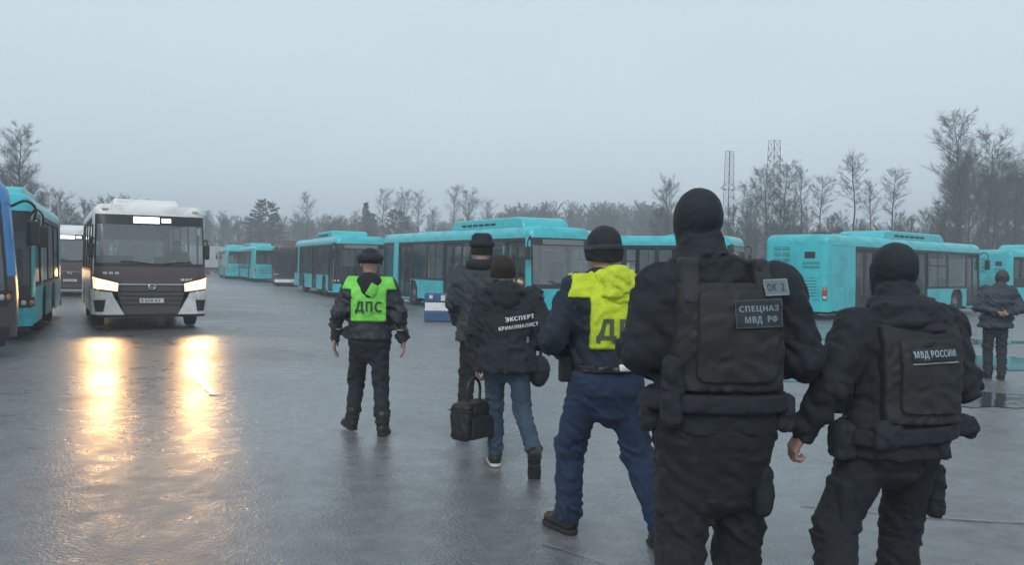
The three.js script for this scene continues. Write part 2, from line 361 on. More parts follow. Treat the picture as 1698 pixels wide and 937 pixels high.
  addPlate(root, S, 'F', 0.31);
  // rear
  const tr = S.tr;
  if (o.rear === 'window') {
    body.push(S.patch('B', -tr, tr, 0.42, 1.42, 0, 16, 5)); for (const s of [-1, 1]) { const a = s * tr, b = s * (tr - 0.28); body.push(S.patch('B', Math.min(a, b), Math.max(a, b), 1.42, yr, 0, 4, 4)); }
    part('rear_window_frame', S.ring('B', -tr + 0.28, tr - 0.28, 1.42, yr, 0.07, 0, 10, 4), M.black, root);
    part('rear_window', S.patch('B', -tr + 0.33, tr - 0.33, 1.48, yr - 0.06, 0.012, 10, 4), M.dark, root);
    for (let k = 0; k < 3; k++) part('rear_groove', S.patch('B', -0.8, 0.8, 0.72 + k * 0.2, 0.75 + k * 0.2, -0.004, 8, 1), M.trim, root);
  } else {
    body.push(S.patch('B', -tr, tr, 0.42, yr, 0, 18, 8));
    // local x of the rear as seen from behind runs from + (left side) to - (right side)
    for (let r = 0; r < 4; r++) for (let c = 0; c < 2; c++) louver(0.34 + c * 0.34, 1.72 + r * 0.2, 0.29, 0.12);
    for (let r = 0; r < 2; r++) louver(-0.62, 1.72 + r * 0.14, 0.62, 0.09);
    function louver(x, y, w, h) {
      const l = part('louver', S.patch('B', x - w / 2, x + w / 2, y, y + h, -0.004, 3, 1), M.grille, root);
      for (let k = 0; k < 2; k++) part('louver_slat', S.patch('B', x - w / 2 - 0.01, x + w / 2 + 0.01, y + 0.012 + k * h / 2, y + 0.012 + k * h / 2 + h * 0.26, -0.022, 3, 1, 0.018), M.louver, l);
    }
    part('rear_display', S.patch('B', -0.76, -0.38, 2.06, 2.28, -0.012, 3, 2, 0.012), M.black, root);
    const hatch = part('engine_hatch', S.patch('B', -0.98, 0.98, 0.66, 1.52, -0.014, 12, 3, 0.016), paint, root);
    part('hatch_moulding', S.patch('B', -0.98, 0.98, 1.40, 1.49, -0.03, 12, 1, 0.02), M.louver, hatch);
    for (let r = 0; r < 6; r++) { part('hatch_groove', S.patch('B', -0.86, 0.88, 0.78 + r * 0.1, 0.80 + r * 0.1, -0.018, 10, 1), M.grille, hatch); }
  }
  for (const s of [-1, 1]) {
    const t = part('tail_light', S.patch('B', s * (tr - 0.24) - 0.07, s * (tr - 0.24) + 0.07, 0.66, 1.1, -0.012, 3, 3, 0.012), M.trim, root);
    [[0.70, M.lens], [0.84, M.red], [0.98, M.amber]].forEach(([y, m]) => part('tail_lamp', S.patch('B', s * (tr - 0.24) - 0.052, s * (tr - 0.24) + 0.052, y, y + 0.105, -0.022, 2, 1, 0.01), m, t));
  }
  part('rear_bumper', S.patch('B', -tr, tr, 0.27, 0.44, -0.02, 14, 1, 0.03), paint, root);
  addPlate(root, S, 'B', 0.36);
  const bd = part('body', merge(body), paint, root);
  // panel joints along the skirts and the rain gutter under the roof
  for (const side of ['L', 'R']) {
    for (let z = S.zr + 0.9; z < S.zf - 0.5; z += 1.18) { if (wheels.some((w) => Math.abs(w - z) < 0.66)) continue; if (side === 'R' && fine && o.noSeams) continue; part('panel_joint', S.patch(side, z - 0.007, z + 0.007, yb + 0.02, ys - 0.02, -0.002, 1, 1), M.trim, bd); }
    part('rain_gutter', S.patch(side, S.zr, S.zf, yr - 0.012, yr + 0.014, -0.014, 8, 1, 0.014), M.louver, bd);
  }
  // roof and what stands on it
  const roof = part('roof', S.roof(yr), paint, root);
  for (const [kind, z, l, w, h] of o.pods ?? [['pod', 1.3, 4.2, 1.75, 0.24], ['hatch', -3, 0.8, 0.8, 0.08]]) {
    if (kind === 'pod') {
      const g = roofPod(l, w, h); g.translate(0, 2.9, z); const pod = part('roof_pod', g, paint, roof);
      for (let k = 0; k < 5; k++) part('pod_vent', box(0.22, 0.07, 0.04, -0.56 + k * 0.28, 2.9 + h * 0.62, z + l / 2 - 0.11, 0.015), M.trim, pod);
      for (let k = 0; k < 6; k++) part('pod_side_vent', box(0.03, 0.07, 0.3, -w / 2 - 0.012, 2.9 + h * 0.45, z - l * 0.3 + k * 0.42, 0.01), M.trim, pod);
    } else part('roof_hatch', box(w, h, l, 0, 2.93, z, 0.03), kind === 'hatch' ? paint : M.black, roof);
  }
  for (const s of [-1, 1]) part('marker_lamp', box(0.1, 0.05, 0.06, s * 0.9, 2.8, L / 2 - 0.42, 0.02), M.amber, roof);
  // chassis, wheels, cabin
  part('floor', box(2.36, 0.1, L - 0.5, 0, 0.36, 0), M.floor, root);
  part('underbody', box(1.7, 0.16, L - 1.6, 0, 0.24, 0), M.trim, root);
  for (const z of wheels) for (const s of [-1, 1]) { addWheel(root, s * 1.07, z); part('wheel_housing', box(0.55, 0.62, 1.2, s * 0.72, 0.72, z), M.floor, root); }
  if (fine) {
    for (let k = 0; k < Math.floor((L - 4) / 0.95); k++) for (const x of [-0.95, 0.95, 0.5]) { if (x === -0.95 && (k % 4 === 1)) continue; const s = part('passenger_seat', seatGeo, M.seat, root); s.position.set(x, 0.41, L / 2 - 3 - k * 0.95); }
    for (let k = 0; k < 5; k++) { const g = new THREE.CylinderGeometry(0.018, 0.018, 2.3, 6); g.translate(k % 2 ? 0.3 : -0.5, 1.6, L / 2 - 2.2 - k * 1.7); part('grab_pole', g, M.rail, root); }
    const ds = part('driver_seat', seatGeo, M.seat, root); ds.position.set(0.7, 0.6, L / 2 - 1.3); ds.scale.set(1.1, 1.15, 1.1);
    const wh = new THREE.TorusGeometry(0.24, 0.018, 6, 20); wh.rotateX(-1.0); wh.translate(0.7, 1.22, L / 2 - 0.8); part('steering_wheel', wh, M.trim, root);
    part('dashboard', box(2.0, 0.4, 0.42, 0, 0.82, L / 2 - 0.5, 0.08), M.trim, root);
    part('cab_partition', box(1.0, 1.7, 0.04, 0.7, 1.3, L / 2 - 1.75), M.lining, root);
  }
  return root;
}

// ------------------------------------------------------------------ small white bus
function miniBus(label, at, heading, o = {}) {
  const root = new THREE.Group(); add(root, 'minibus', label, 'minibus', o.group);
  const L = 7.6, S = shell({ L, W: 2.42, H: 2.86, lean: 0.3, leanFrom: 1.2, rf: 0.3, bulge: 0.12, roofIn: 0.16, roofFrom: 0.2 });
  root.position.set(at[0], 0, at[1]); root.rotation.y = Math.atan2(heading[0], heading[1]);
  const wheels = [L / 2 - 1.55, -L / 2 + 2.1], body = [], yb = 0.36, ys = 1.32, yw = 2.35, yr = 2.66, total = S.zf - S.zr;
  for (const [side, list] of [['R', [['door', 0.95], ['win', 1.5], ['win', 1.5], ['win', 1.4], ['win', 1.2]]], ['L', [['win', 1.0], ['win', 1.5], ['win', 1.5], ['win', 1.4], ['win', 1.2]]]]) {
    const sum = list.reduce((a, s) => a + s[1], 0); let z1 = S.zf, end = S.zf;
    for (const [type, l] of list) {
      const z0 = z1 - l * total / sum;
      if (type === 'door') { end = z0; const d = part('door', S.ring(side, z0 + 0.02, z1 - 0.02, yb, yw + 0.05, 0.07, 0.02, 1, 4, 0.03), M.trim, root); part('door_pane', S.patch(side, z0 + 0.09, z1 - 0.09, yb + 0.07, yw - 0.02, 0.03, 1, 4), M.dark, d); body.push(S.patch(side, z0, z1, yw + 0.05, yr, 0, 1, 1)); }
      else { part('window_surround', S.ring(side, z0, z1, ys, yr - 0.06, 0.06, 0.004, 1, 4, 0.03), M.black, root); const wf = part('window_frame', S.ring(side, z0 + 0.06, z1 - 0.06, ys + 0.06, yr - 0.12, 0.03, 0.012, 1, 4, 0.02), M.trim, root); part('window_pane', S.patch(side, z0 + 0.09, z1 - 0.09, ys + 0.09, yr - 0.15, 0.02, 1, 4), M.glass, wf); body.push(S.patch(side, z0, z1, yr - 0.06, yr, 0, 1, 1)); }
      z1 = z0;
    }
    body.push(skirtGeo(S, side, S.zr, end, yb, ys, wheels, 0.5));
  }
  const tf = S.tf, gl = tf - 0.13, q = (s, c) => { const m = c.map(([a, y]) => [s * a, y]); return s > 0 ? m : [m[1], m[0], m[3], m[2]]; };
  // white front corners, header
  for (const s of [-1, 1]) body.push(S.quad('F', q(s, [[gl, 1.25], [tf, 1.25], [tf, yr], [gl, yr]]), 0, 3, 6), S.quad('F', q(s, [[gl - 0.02, 0.62], [tf, 0.42], [tf, 1.25], [gl - 0.02, 1.25]]), 0, 3, 3));
  body.push(S.patch('F', -tf, tf, 2.62, yr, -0.004, 14, 1));
  // windshield with black surround
  const mask = [S.patch('F', -gl, gl, 2.40, 2.62, -0.002, 16, 2), S.patch('F', -gl, gl, 1.44, 1.52, -0.002, 16, 1)];
  for (const s of [-1, 1]) mask.push(S.quad('F', q(s, [[gl - 0.07, 1.52], [gl, 1.52], [gl, 2.40], [gl - 0.07, 2.40]]), -0.002, 1, 6));
  part('windshield_mask', merge(mask), M.black, root);
  part('windshield', S.patch('F', -gl + 0.07, gl - 0.07, 1.52, 2.40, 0.008, 18, 8), M.dusty, root);
  const sg = part('destination_sign', S.patch('F', -0.42, 0.46, 2.42, 2.60, -0.006, 6, 1, 0.008), M.black, root);
  part('lit_letters', S.patch('F', -0.38, 0.17, 2.435, 2.58, -0.016, 4, 1, 0.008), M.led, sg);
  part('lit_number', S.patch('F', 0.22, 0.42, 2.46, 2.555, -0.016, 2, 1, 0.008), M.led, sg);
  part('route_card', S.patch('F', gl - 0.24, gl - 0.12, 2.2, 2.36, 0.02, 1, 1), M.plate, root);
  // front panel below the glass
  part('front_panel', S.patch('F', -gl, gl, 1.06, 1.44, -0.004, 16, 3), M.maroon, root);
  part('grille', S.quad('F', [[-0.60, 0.52], [0.60, 0.52], [0.76, 1.04], [-0.76, 1.04]], -0.006, 12, 4, 0.02), M.lowerGrey, root);
  for (let k = 0; k < 4; k++) part('grille_bar', S.patch('F', -0.6 - 0.03 * k, 0.6 + 0.03 * k, 0.58 + k * 0.1, 0.595 + k * 0.1, -0.022, 10, 1, 0.014), M.trim, root);
  part('chrome_strip', S.patch('F', -0.74, 0.74, 1.03, 1.06, -0.03, 12, 1, 0.025), M.chrome, root);
  { const g = new THREE.TorusGeometry(0.065, 0.014, 6, 18); g.scale(1.15, 0.8, 1); g.translate(...S.pt('F', 0, 0.99, -0.035)); const em = part('emblem', g, M.chrome, root); part('emblem_bar', box(0.1, 0.018, 0.012, ...S.pt('F', 0, 0.99, -0.035)), M.chrome, em); }
  for (let k = 0; k < 3; k++) part('fleet_mark', S.patch('F', 0.62 + k * 0.09, 0.69 + k * 0.09, 1.13, 1.18, -0.012, 1, 1, 0.006), M.plate, root);
  for (let k = 0; k < 3; k++) part('badge', S.patch('F', -1.0 + k * 0.12, -0.92 + k * 0.12, 1.27, 1.32, -0.012, 1, 1, 0.006), M.lens, root);
  // bumper: white corner pieces with dark lamp pockets, dark middle
  for (const s of [-1, 1]) {
    const b = part('bumper_corner', merge([S.quad('F', q(s, [[0.56, 0.36], [tf, 0.36], [tf, 0.66], [0.78, 0.76]]), -0.03, 6, 3, 0.05), S.quad('F', q(s, [[0.78, 0.765], [tf, 0.665], [tf, 0.93], [0.82, 0.86]]), -0.03, 5, 1, 0.04)]), M.white, root);
    part('fog_pocket', S.quad('F', q(s, [[0.98, 0.43], [1.14, 0.43], [1.2, 0.68], [0.94, 0.70]]), -0.034, 3, 2, 0.006), M.black, b);
    const c = q(s, [[0.66, 0.86], [1.22, 0.93], [1.27, 1.25], [0.64, 1.10]]);
    const h = part('headlight', S.quad('F', c, -0.028, 6, 2, 0.03), M.black, root);
    const c2 = q(s, [[0.70, 0.885], [1.20, 0.95], [1.245, 1.21], [0.69, 1.07]]);
    part('headlight_lens', S.quad('F', c2, -0.034, 5, 2, 0.005), o.lit ? o.lit : M.lens, h);
    for (const [bx2, by2, br] of [[0.85, 0.985, 0.062], [1.05, 1.04, 0.07]]) { const g2 = new THREE.SphereGeometry(br, 14, 8, 0, Math.PI * 2, 0, Math.PI / 2); g2.rotateX(Math.PI / 2); g2.scale(1, 1, 0.35); g2.translate(...S.pt('F', s * bx2, by2, -0.034)); part('lamp', g2, o.lit ? M.bulb : M.chrome, h); }
    // lamp's own light
    if (o.lit) {
      const p = S.pt('F', s * 0.97, 1.03, -0.12), l = new THREE.SpotLight(rgb(1, 0.54, 0.20), o.beam, 60, 0.62, 0.8, 2);
      l.position.set(...p); l.target.position.set(p[0] + s * 0.4, p[1] - 0.55, p[2] + 8); l.castShadow = true; l.shadow.radius = 14; root.add(l, l.target);
    }
    const mp = S.pt('F', s * (tf - 0.1), 2.05, 0);
    const mm = part('mirror', box(0.12, 0.34, 0.1, mp[0] + s * 0.06, 1.8, mp[2] + 0.02, 0.04), M.trim, root);
    part('mirror_arm', tube([mp, [mp[0] + s * 0.05, 2.1, mp[2] + 0.04], [mp[0] + s * 0.06, 1.9, mp[2] + 0.02]], 0.016, 5, 8), M.trim, mm);
  }
  part('bumper_middle', S.patch('F', -0.6, 0.6, 0.37, 0.52, -0.028, 10, 1, 0.04), M.lowerGrey, root);
  part('lower_lip', S.patch('F', -tf, tf, 0.30, 0.37, 0.0, 12, 1, 0.03), M.trim, root);
  addPlate(root, S, 'F', 0.62);
  for (const s of [-1, 1]) part('wiper', tube([S.pt('F', s * 0.1 + 0.1, 1.50, -0.02), S.pt('F', s * 0.35 + 0.1, 1.54, -0.022), S.pt('F', s * 0.75 + 0.1, 1.56, -0.02)], 0.014, 5, 8), M.trim, root);
  // rear
  body.push(S.patch('B', -S.tr, S.tr, 0.4, 1.4, 0, 12, 4), S.patch('B', -S.tr, S.tr, 2.2, yr, 0, 12, 2)); for (const s of [-1, 1]) body.push(S.patch('B', Math.min(s * S.tr, s * (S.tr - 0.3)), Math.max(s * S.tr, s * (S.tr - 0.3)), 1.4, 2.2, 0, 4, 2));
  part('rear_window', S.patch('B', -S.tr + 0.3, S.tr - 0.3, 1.4, 2.2, 0.01, 8, 3), M.glass, root);
  part('body', merge(body), M.white, root);
  const roof = part('roof', S.roof(yr), M.white, root);
  // roof cooling unit
  const g = roofPod(1.9, 1.45, 0.15, 0.4); g.translate(0, 2.86, 1.5); const ac = part('cooling_unit', g, M.white, roof);
  for (let k = 0; k < 9; k++) part('cooling_vent', box(0.11, 0.05, 0.06, -0.56 + k * 0.14, 2.935, 1.5 + 0.89, 0.012), M.trim, ac);
  for (const s of [-1, 1]) part('marker_lamp', box(0.14, 0.05, 0.06, s * 0.96, 2.74, L / 2 - 0.36, 0.02), M.lens, roof);
  part('floor', box(2.3, 0.1, L - 0.5, 0, 0.62, 0), M.floor, root); part('underbody', box(1.5, 0.3, L - 1.4, 0, 0.44, 0), M.trim, root);
  for (const z of wheels) for (const s of [-1, 1]) { addWheel(root, s * 1.03, z, 0.86); part('wheel_housing', box(0.45, 0.5, 1.0, s * 0.7, 0.72, z), M.trim, root); }
  for (let k = 0; k < 5; k++) for (const x of [-0.85, -0.4, 0.85]) { const s = part('passenger_seat', seatGeo, M.seat, root); s.position.set(x, 0.67, L / 2 - 2.3 - k * 0.9); }
  const ds = part('driver_seat', seatGeo, M.seat, root); ds.position.set(0.68, 0.72, L / 2 - 1.25);
  const wh = new THREE.TorusGeometry(0.22, 0.018, 6, 20); wh.rotateX(-0.9); wh.translate(0.68, 1.5, L / 2 - 0.86); part('steering_wheel', wh, M.trim, root);
  part('dashboard', box(2.0, 0.34, 0.4, 0, 1.3, L / 2 - 0.62, 0.08), M.trim, root);
  return root;
}
// helper: middle of a vehicle of length L from its front corner on the given side (+1 = its left), heading h
function midFrom(corner, h, L, side, W = 2.5) { const l = Math.hypot(...h), fx = h[0] / l, fz = h[1] / l, lx = fz, lz = -fx; return [corner[0] - fx * L / 2 - side * lx * W / 2, corner[1] - fz * L / 2 - side * lz * W / 2]; }

const big = 'teal city buses parked in the yard';
// right-hand row
cityBus('teal bus with big windshield behind the man in jeans', midFrom([0.62, -26.2], [6.15, 10.3], 12.2, -1), [6.15, 10.3], { L: 12.2, group: big, pods: [['pod', 2.4, 5.0, 1.8, 0.26], ['hatch', -3.4, 0.8, 0.8, 0.08]], pillar: 0.24 });
cityBus('teal bus with black front mask behind the officer in the green vest', midFrom([-8.1, -39], [5.1, 12], 12, -1), [5.1, 12], { group: big, maskLow: 0.66, headY: 0.7, windshield: M.dark, pillar: 0.06 });
cityBus('teal bus seen from its louvred rear, at right behind the two balaclava men', (() => { const h = [9.3, -7.8], l = Math.hypot(...h), fx = h[0] / l, fz = h[1] / l, rx = -fz, rz = fx; return [10.42 + fx * 6.3 - rx * 1.25, -28.2 + fz * 6.3 - rz * 1.25]; })(), [9.3, -7.8], { L: 12.6, group: big, pods: [['pod', 0.6, 5.0, 1.8, 0.22], ['hatch', -3.6, 0.7, 0.8, 0.12], ['dark', -4.6, 0.3, 0.6, 0.12]], right: [['door', 1.15], ['win', 1.5], ['vent', 1.5], ['door', 1.2], ['win', 1.1], ['vent', 1.2], ['door', 1.2], ['panel', 1.35]] });
cityBus('distant teal bus showing its dark rear window, left of the row', (() => { const h = [-0.41, -0.91]; return [-19.3 + h[0] * 6, -68 + h[1] * 6]; })(), [-0.41, -0.91], { group: big, rear: 'window', fine: false });
cityBus('teal bus seen side-on behind the tallest man', midFrom([8.15, -31.2], [9.5, 5.2], 11, -1), [9.5, 5.2], { L: 11, group: big, windshield: M.dark, pods: [['pod', -2.2, 2.6, 1.7, 0.22], ['hatch', 3, 0.8, 0.8, 0.06]] });
cityBus('teal bus cut by the right edge of the view', [29.5, -44.5], [10, -3.2], { group: big, pods: [['pod', -3, 3, 1.7, 0.2]] });
cityBus('dark bus front with a lit sign beside the far teal buses', midFrom([-15.7, -56.5], [3.6, 12], 12, -1), [3.6, 12], { group: big, fine: false, windshield: M.dark, maskLow: 0.66, headY: 0.7, signLit: true, pillar: 0.06, bumper: M.white, paint: painted(0.055, 0.045, 0.043) });
cityBus('farthest teal bus half hidden behind the bus with the dark rear window', [-26.9, -83], [-0.38, -0.92], { group: big, rear: 'window', fine: false });
// left-hand row
cityBus('teal bus with round mirror bracket parked at the left edge', midFrom([-9.3, -16.6], [3.4, 7.4], 8.6, 1), [3.4, 7.4], { L: 8.6, group: big, maskLow: 0.62, headY: 0.62, pillar: 0.2, windshield: M.dark, bumper: M.teal, left: [['cab', 1.1], ['panel', 0.25], ['win', 1.5], ['win', 1.5], ['win', 1.4], ['panel', 0.6]], right: [['door', 1.2], ['win', 1.4], ['door', 1.3], ['win', 1.5], ['win', 1.4], ['panel', 0.6]], pods: [['pod', 0.4, 3, 1.7, 0.2]] });
cityBus('blue bus of which only a front corner shows, far left', midFrom([-8.0, -14.2], [0.97, 0.22], 9, 1), [0.97, 0.22], { L: 9, paint: M.blue, bumper: M.trim, pillar: 0.62, headY: 0.86, maskLow: 0.8, lit: true, lowerDark: true, pods: [] });
// white minibuses
miniBus('white minibus driving closest with both headlights glowing', [-9.97, -22.7], [0.475, 0.88], { lit: M.head, beam: 17 });
miniBus('white minibus behind the teal bus at left with one headlight showing', [-20.4, -39.4], [0.46, 0.89], { lit: M.headDim, beam: 3 });
miniBus('small far white minibus beyond the row, centre left', [-40, -118], [0.33, 0.94], { });
{ // box truck behind the leading minibus
  const t = new THREE.Group(); add(t, 'box_truck', 'white box truck half hidden behind the leading minibus', 'truck'); t.position.set(-36.2, 0, -103); t.rotation.y = 2.75;
  part('cargo_box', box(2.4, 2.5, 4.6, 0, 2.1, -0.9, 0.05), M.white, t); part('cab', box(2.1, 1.7, 1.8, 0, 1.35, 2.4, 0.22), M.white, t);
  part('cab_window', box(1.9, 0.62, 0.06, 0, 1.8, 3.29, 0.02), M.dark, t); part('chassis', box(1.2, 0.25, 6, 0, 0.65, 0.2), M.trim, t);
  part('rear_door_seam', box(0.03, 2.3, 0.03, 0, 2.1, -3.21), M.trim, t);
  for (const z of [2.4, -1.8]) for (const s of [-1, 1]) addWheel(t, s * 0.98, z, 0.85);
}
{ // blue and white barrier in front of the near bus
  const b = new THREE.Group(); add(b, 'road_barrier', 'blue plastic barrier block with white band, standing before the teal bus', 'barrier'); b.position.set(-1.98, 0, -24.3); b.rotation.y = 0.1;
  const bm = std(0.02, 0.08, 0.19, 0.6);
  part('base', box(1.0, 0.3, 0.5, 0, 0.15, 0, 0.04), bm, b); part('white_band', box(0.97, 0.24, 0.44, 0, 0.421, 0, 0.02), M.white, b); part('top', box(1.0, 0.26, 0.46, 0, 0.672, 0, 0.05), bm, b);
  part('emblem_plate', box(0.12, 0.16, 0.02, 0.02, 0.67, 0.235, 0.005), M.plate, b); part('side_plate', box(0.1, 0.1, 0.02, -0.32, 0.7, 0.235, 0.005), M.plate, b);
}
{ const g = new THREE.CylinderGeometry(0.55, 0.78, 0.85, 4, 1); g.rotateY(Math.PI / 4); g.scale(1.2, 1, 0.8); g.translate(0, 0.425, 0);
  const c = new THREE.Mesh(g, std(0.5, 0.5, 0.49, 0.9)); add(c, 'concrete_block', 'pale concrete block left of the distant teal bus', 'block'); c.position.set(-29.6, 0, -90); }

// ------------------------------------------------------------------ trees
const barkTex = (() => { const a = fbm(256, [3, 8, 20, 60], [1, 1, 0.8, 0.5], 301); return tex(256, (i, j) => { const n = a[j * 256 + ((i >> 1) & 255)], dark = sstep(0.52, 0.62, n); return [lerp(0.62, 0.14, dark), lerp(0.61, 0.13, dark), lerp(0.58, 0.12, dark)]; }, true); })();
const MT = {
  birch: new THREE.MeshStandardMaterial({ color: 0xffffff, map: barkTex, roughness: 0.9 }),
  bark: std(0.13, 0.115, 0.105, 0.95), twig: std(0.19, 0.175, 0.17, 0.95), twig2: std(0.22, 0.2, 0.19, 0.95),
  needle: std(0.03, 0.05, 0.04, 0.9), scrub: std(0.23, 0.205, 0.185, 0.95), grass: std(0.13, 0.11, 0.07, 1),
};
class Sticks {
  constructor() { this.p = []; this.n = []; this.u = []; }
  seg(a, b, ra, rb, sides = 3) {
    const d = new THREE.Vector3().subVectors(b, a), l = d.length(); if (l < 1e-5) return; d.divideScalar(l);
    const e = Math.abs(d.y) < 0.9 ? new THREE.Vector3(0, 1, 0) : new THREE.Vector3(1, 0, 0), u = new THREE.Vector3().crossVectors(d, e).normalize(), v = new THREE.Vector3().crossVectors(d, u);
    for (let i = 0; i < sides; i++) {
      const A = i / sides * Math.PI * 2, B = (i + 1) / sides * Math.PI * 2, q = [];
      for (const [t, c, r] of [[A, a, ra], [B, a, ra], [B, b, rb], [A, b, rb]]) { const cs = Math.cos(t), sn = Math.sin(t); q.push([c.x + (u.x * cs + v.x * sn) * r, c.y + (u.y * cs + v.y * sn) * r, c.z + (u.z * cs + v.z * sn) * r, u.x * cs + v.x * sn, u.y * cs + v.y * sn, u.z * cs + v.z * sn, i / sides, c === a ? a.y : b.y]); }
      for (const k of [0, 2, 1, 0, 3, 2]) { const w = q[k]; this.p.push(w[0], w[1], w[2]); this.n.push(w[3], w[4], w[5]); this.u.push(w[6], w[7] * 0.3); }
    }
  }
  leaf(c, d, s) { // a narrow three-cornered needle tuft
    const r = new THREE.Vector3(rr(-1, 1), rr(-1, 1), rr(-1, 1)).cross(d).normalize().multiplyScalar(s * 0.38), e = d.clone().multiplyScalar(s), nn = new THREE.Vector3().crossVectors(r, e).normalize();
    for (const v of [c.clone().add(r), c.clone().sub(r), c.clone().add(e)]) { this.p.push(v.x, v.y, v.z); this.n.push(nn.x, nn.y, nn.z); this.u.push(0, 0); }
  }
  build() { const g = new THREE.BufferGeometry(); g.setAttribute('position', new THREE.Float32BufferAttribute(this.p, 3)); g.setAttribute('normal', new THREE.Float32BufferAttribute(this.n, 3)); g.setAttribute('uv', new THREE.Float32BufferAttribute(this.u, 2)); return g; }
}
const V = (x, y, z) => new THREE.Vector3(x, y, z);
function bareTree(s, h, { crownFrom = 0.35, spread = 0.2, prim = 40, sec = 6, twigs = 5, up = 0.75, trunkR = 0.010, tw = 0.012 } = {}) {
  reseed(s); const T = new Sticks(), B = new Sticks(), path = [V(0, -0.1, 0)]; let lx = rr(-0.25, 0.25), lz = rr(-0.25, 0.25);
  for (let i = 1; i <= 12; i++) { const q = i / 12; lx += rr(-0.2, 0.2) * h / 18; lz += rr(-0.2, 0.2) * h / 18; path.push(V(lx * q, h * q, lz * q)); }
  const R = (q) => h * trunkR * Math.pow(1 - q, 0.8) + 0.012, at = (q) => { const f = clamp(q, 0, 0.999) * 12, i = Math.floor(f); return path[i].clone().lerp(path[i + 1], f - i); };
  for (let i = 0; i < 12; i++) T.seg(path[i], path[i + 1], R(i / 12), R((i + 1) / 12), 7);
  for (let k = 0; k < prim; k++) {
    const q = lerp(crownFrom, 0.985, Math.pow((k + rnd()) / prim, 0.85)), az = rnd() * Math.PI * 2, c = at(q);
    const env = Math.sin(Math.PI * clamp((q - crownFrom) / (1.06 - crownFrom) * 0.82 + 0.16, 0, 1)); const l = h * spread * (0.35 + 0.85 * env) * rr(0.6, 1.15);
    const dir = V(Math.cos(az), up * rr(0.6, 1.5), Math.sin(az)).normalize(); const r0 = Math.min(R(q) * 0.55, 0.010 * l + 0.012);
    let p = c, pts = [c], d = dir.clone();
    for (let i = 1; i <= 4; i++) { d.add(V(rr(-0.22, 0.22), rr(-0.05, 0.25), rr(-0.22, 0.22))).normalize(); const n = p.clone().addScaledVector(d, l / 4); B.seg(p, n, r0 * (1 - (i - 1) / 5), r0 * (1 - i / 5), 3); p = n; pts.push(n); }
    for (let j = 0; j < sec; j++) {
      const f = rr(0.7, 3.98), i = Math.floor(f), b = pts[i].clone().lerp(pts[i + 1], f - i), d2 = d.clone().multiplyScalar(0.8).add(V(rr(-1, 1), rr(-0.35, 0.9), rr(-1, 1))).normalize(), l2 = l * rr(0.22, 0.42), m = b.clone().addScaledVector(d2, l2);
      B.seg(b, m, tw * 1.5, tw * 0.9, 3);
      for (let t = 0; t < twigs; t++) { const s2 = b.clone().lerp(m, rr(0.2, 1)), d3 = d2.clone().add(V(rr(-1, 1), rr(-0.9, 0.6), rr(-1, 1))).normalize(); B.seg(s2, s2.clone().addScaledVector(d3, l2 * rr(0.35, 0.75)), tw * 0.8, tw * 0.35, 3); }
    }
  }
  return { trunk: T.build(), crown: B.build() };
}
function conifer(s, h, { from = 0.12, w = 0.2, density = 1, pine = false } = {}) {
  reseed(s); const T = new Sticks(), B = new Sticks();
  for (let i = 0; i < 8; i++) T.seg(V(0, h * i / 8 - 0.1, 0), V(0, h * (i + 1) / 8 - 0.1, 0), h * 0.012 * (1 - i / 8.2) + 0.01, h * 0.012 * (1 - (i + 1) / 8.2) + 0.01, 6);
  const rows = Math.round(26 * density);
  for (let k = 0; k < rows; k++) {
    const q = lerp(from, 0.99, k / rows), L = h * w * (pine ? (0.45 + 0.6 * Math.sin(Math.PI * clamp((q - from) / (1 - from), 0.05, 0.98))) : Math.pow(1 - q, 0.8) + 0.03), n = pine ? 4 : 6;
    for (let j = 0; j < n; j++) {
      if (rnd() < 0.14) continue; const az = rnd() * 6.283, l = L * rr(0.55, 1.15), d = V(Math.cos(az), pine ? rr(0, 0.5) : rr(-0.35, 0.05), Math.sin(az)).normalize(), a = V(0, h * q, 0), e = a.clone().addScaledVector(d, l);
      B.seg(a, e, 0.02, 0.008, 3); const cnt = Math.ceil(20 + l * 18);
      for (let t = 0; t < cnt; t++) { const u = pine ? rr(0.35, 1.05) : rr(0.1, 1.05); B.leaf(a.clone().lerp(e, u).add(V(rr(-0.16, 0.16), rr(-0.22, 0.12), rr(-0.16, 0.16)).multiplyScalar(h / 14)), d.clone().add(V(rr(-0.8, 0.8), rr(-0.8, 0.3), rr(-0.8, 0.8))).normalize(), rr(0.2, 0.42) * h / 14); }
    }
  }
  return { trunk: T.build(), crown: B.build() };
}
function plantTree(kind, geo, u, d, scale, turn, label, group, bark, twig, name = 'bare_tree') {
  const g = new THREE.Group(); add(g, name, label, 'tree', group);
  g.position.set(u * d, 0, -d); g.rotation.y = turn; g.scale.set(scale, scale, scale);
  part('trunk', geo.trunk, bark, g); part('crown', geo.crown, twig, g); return g;
}
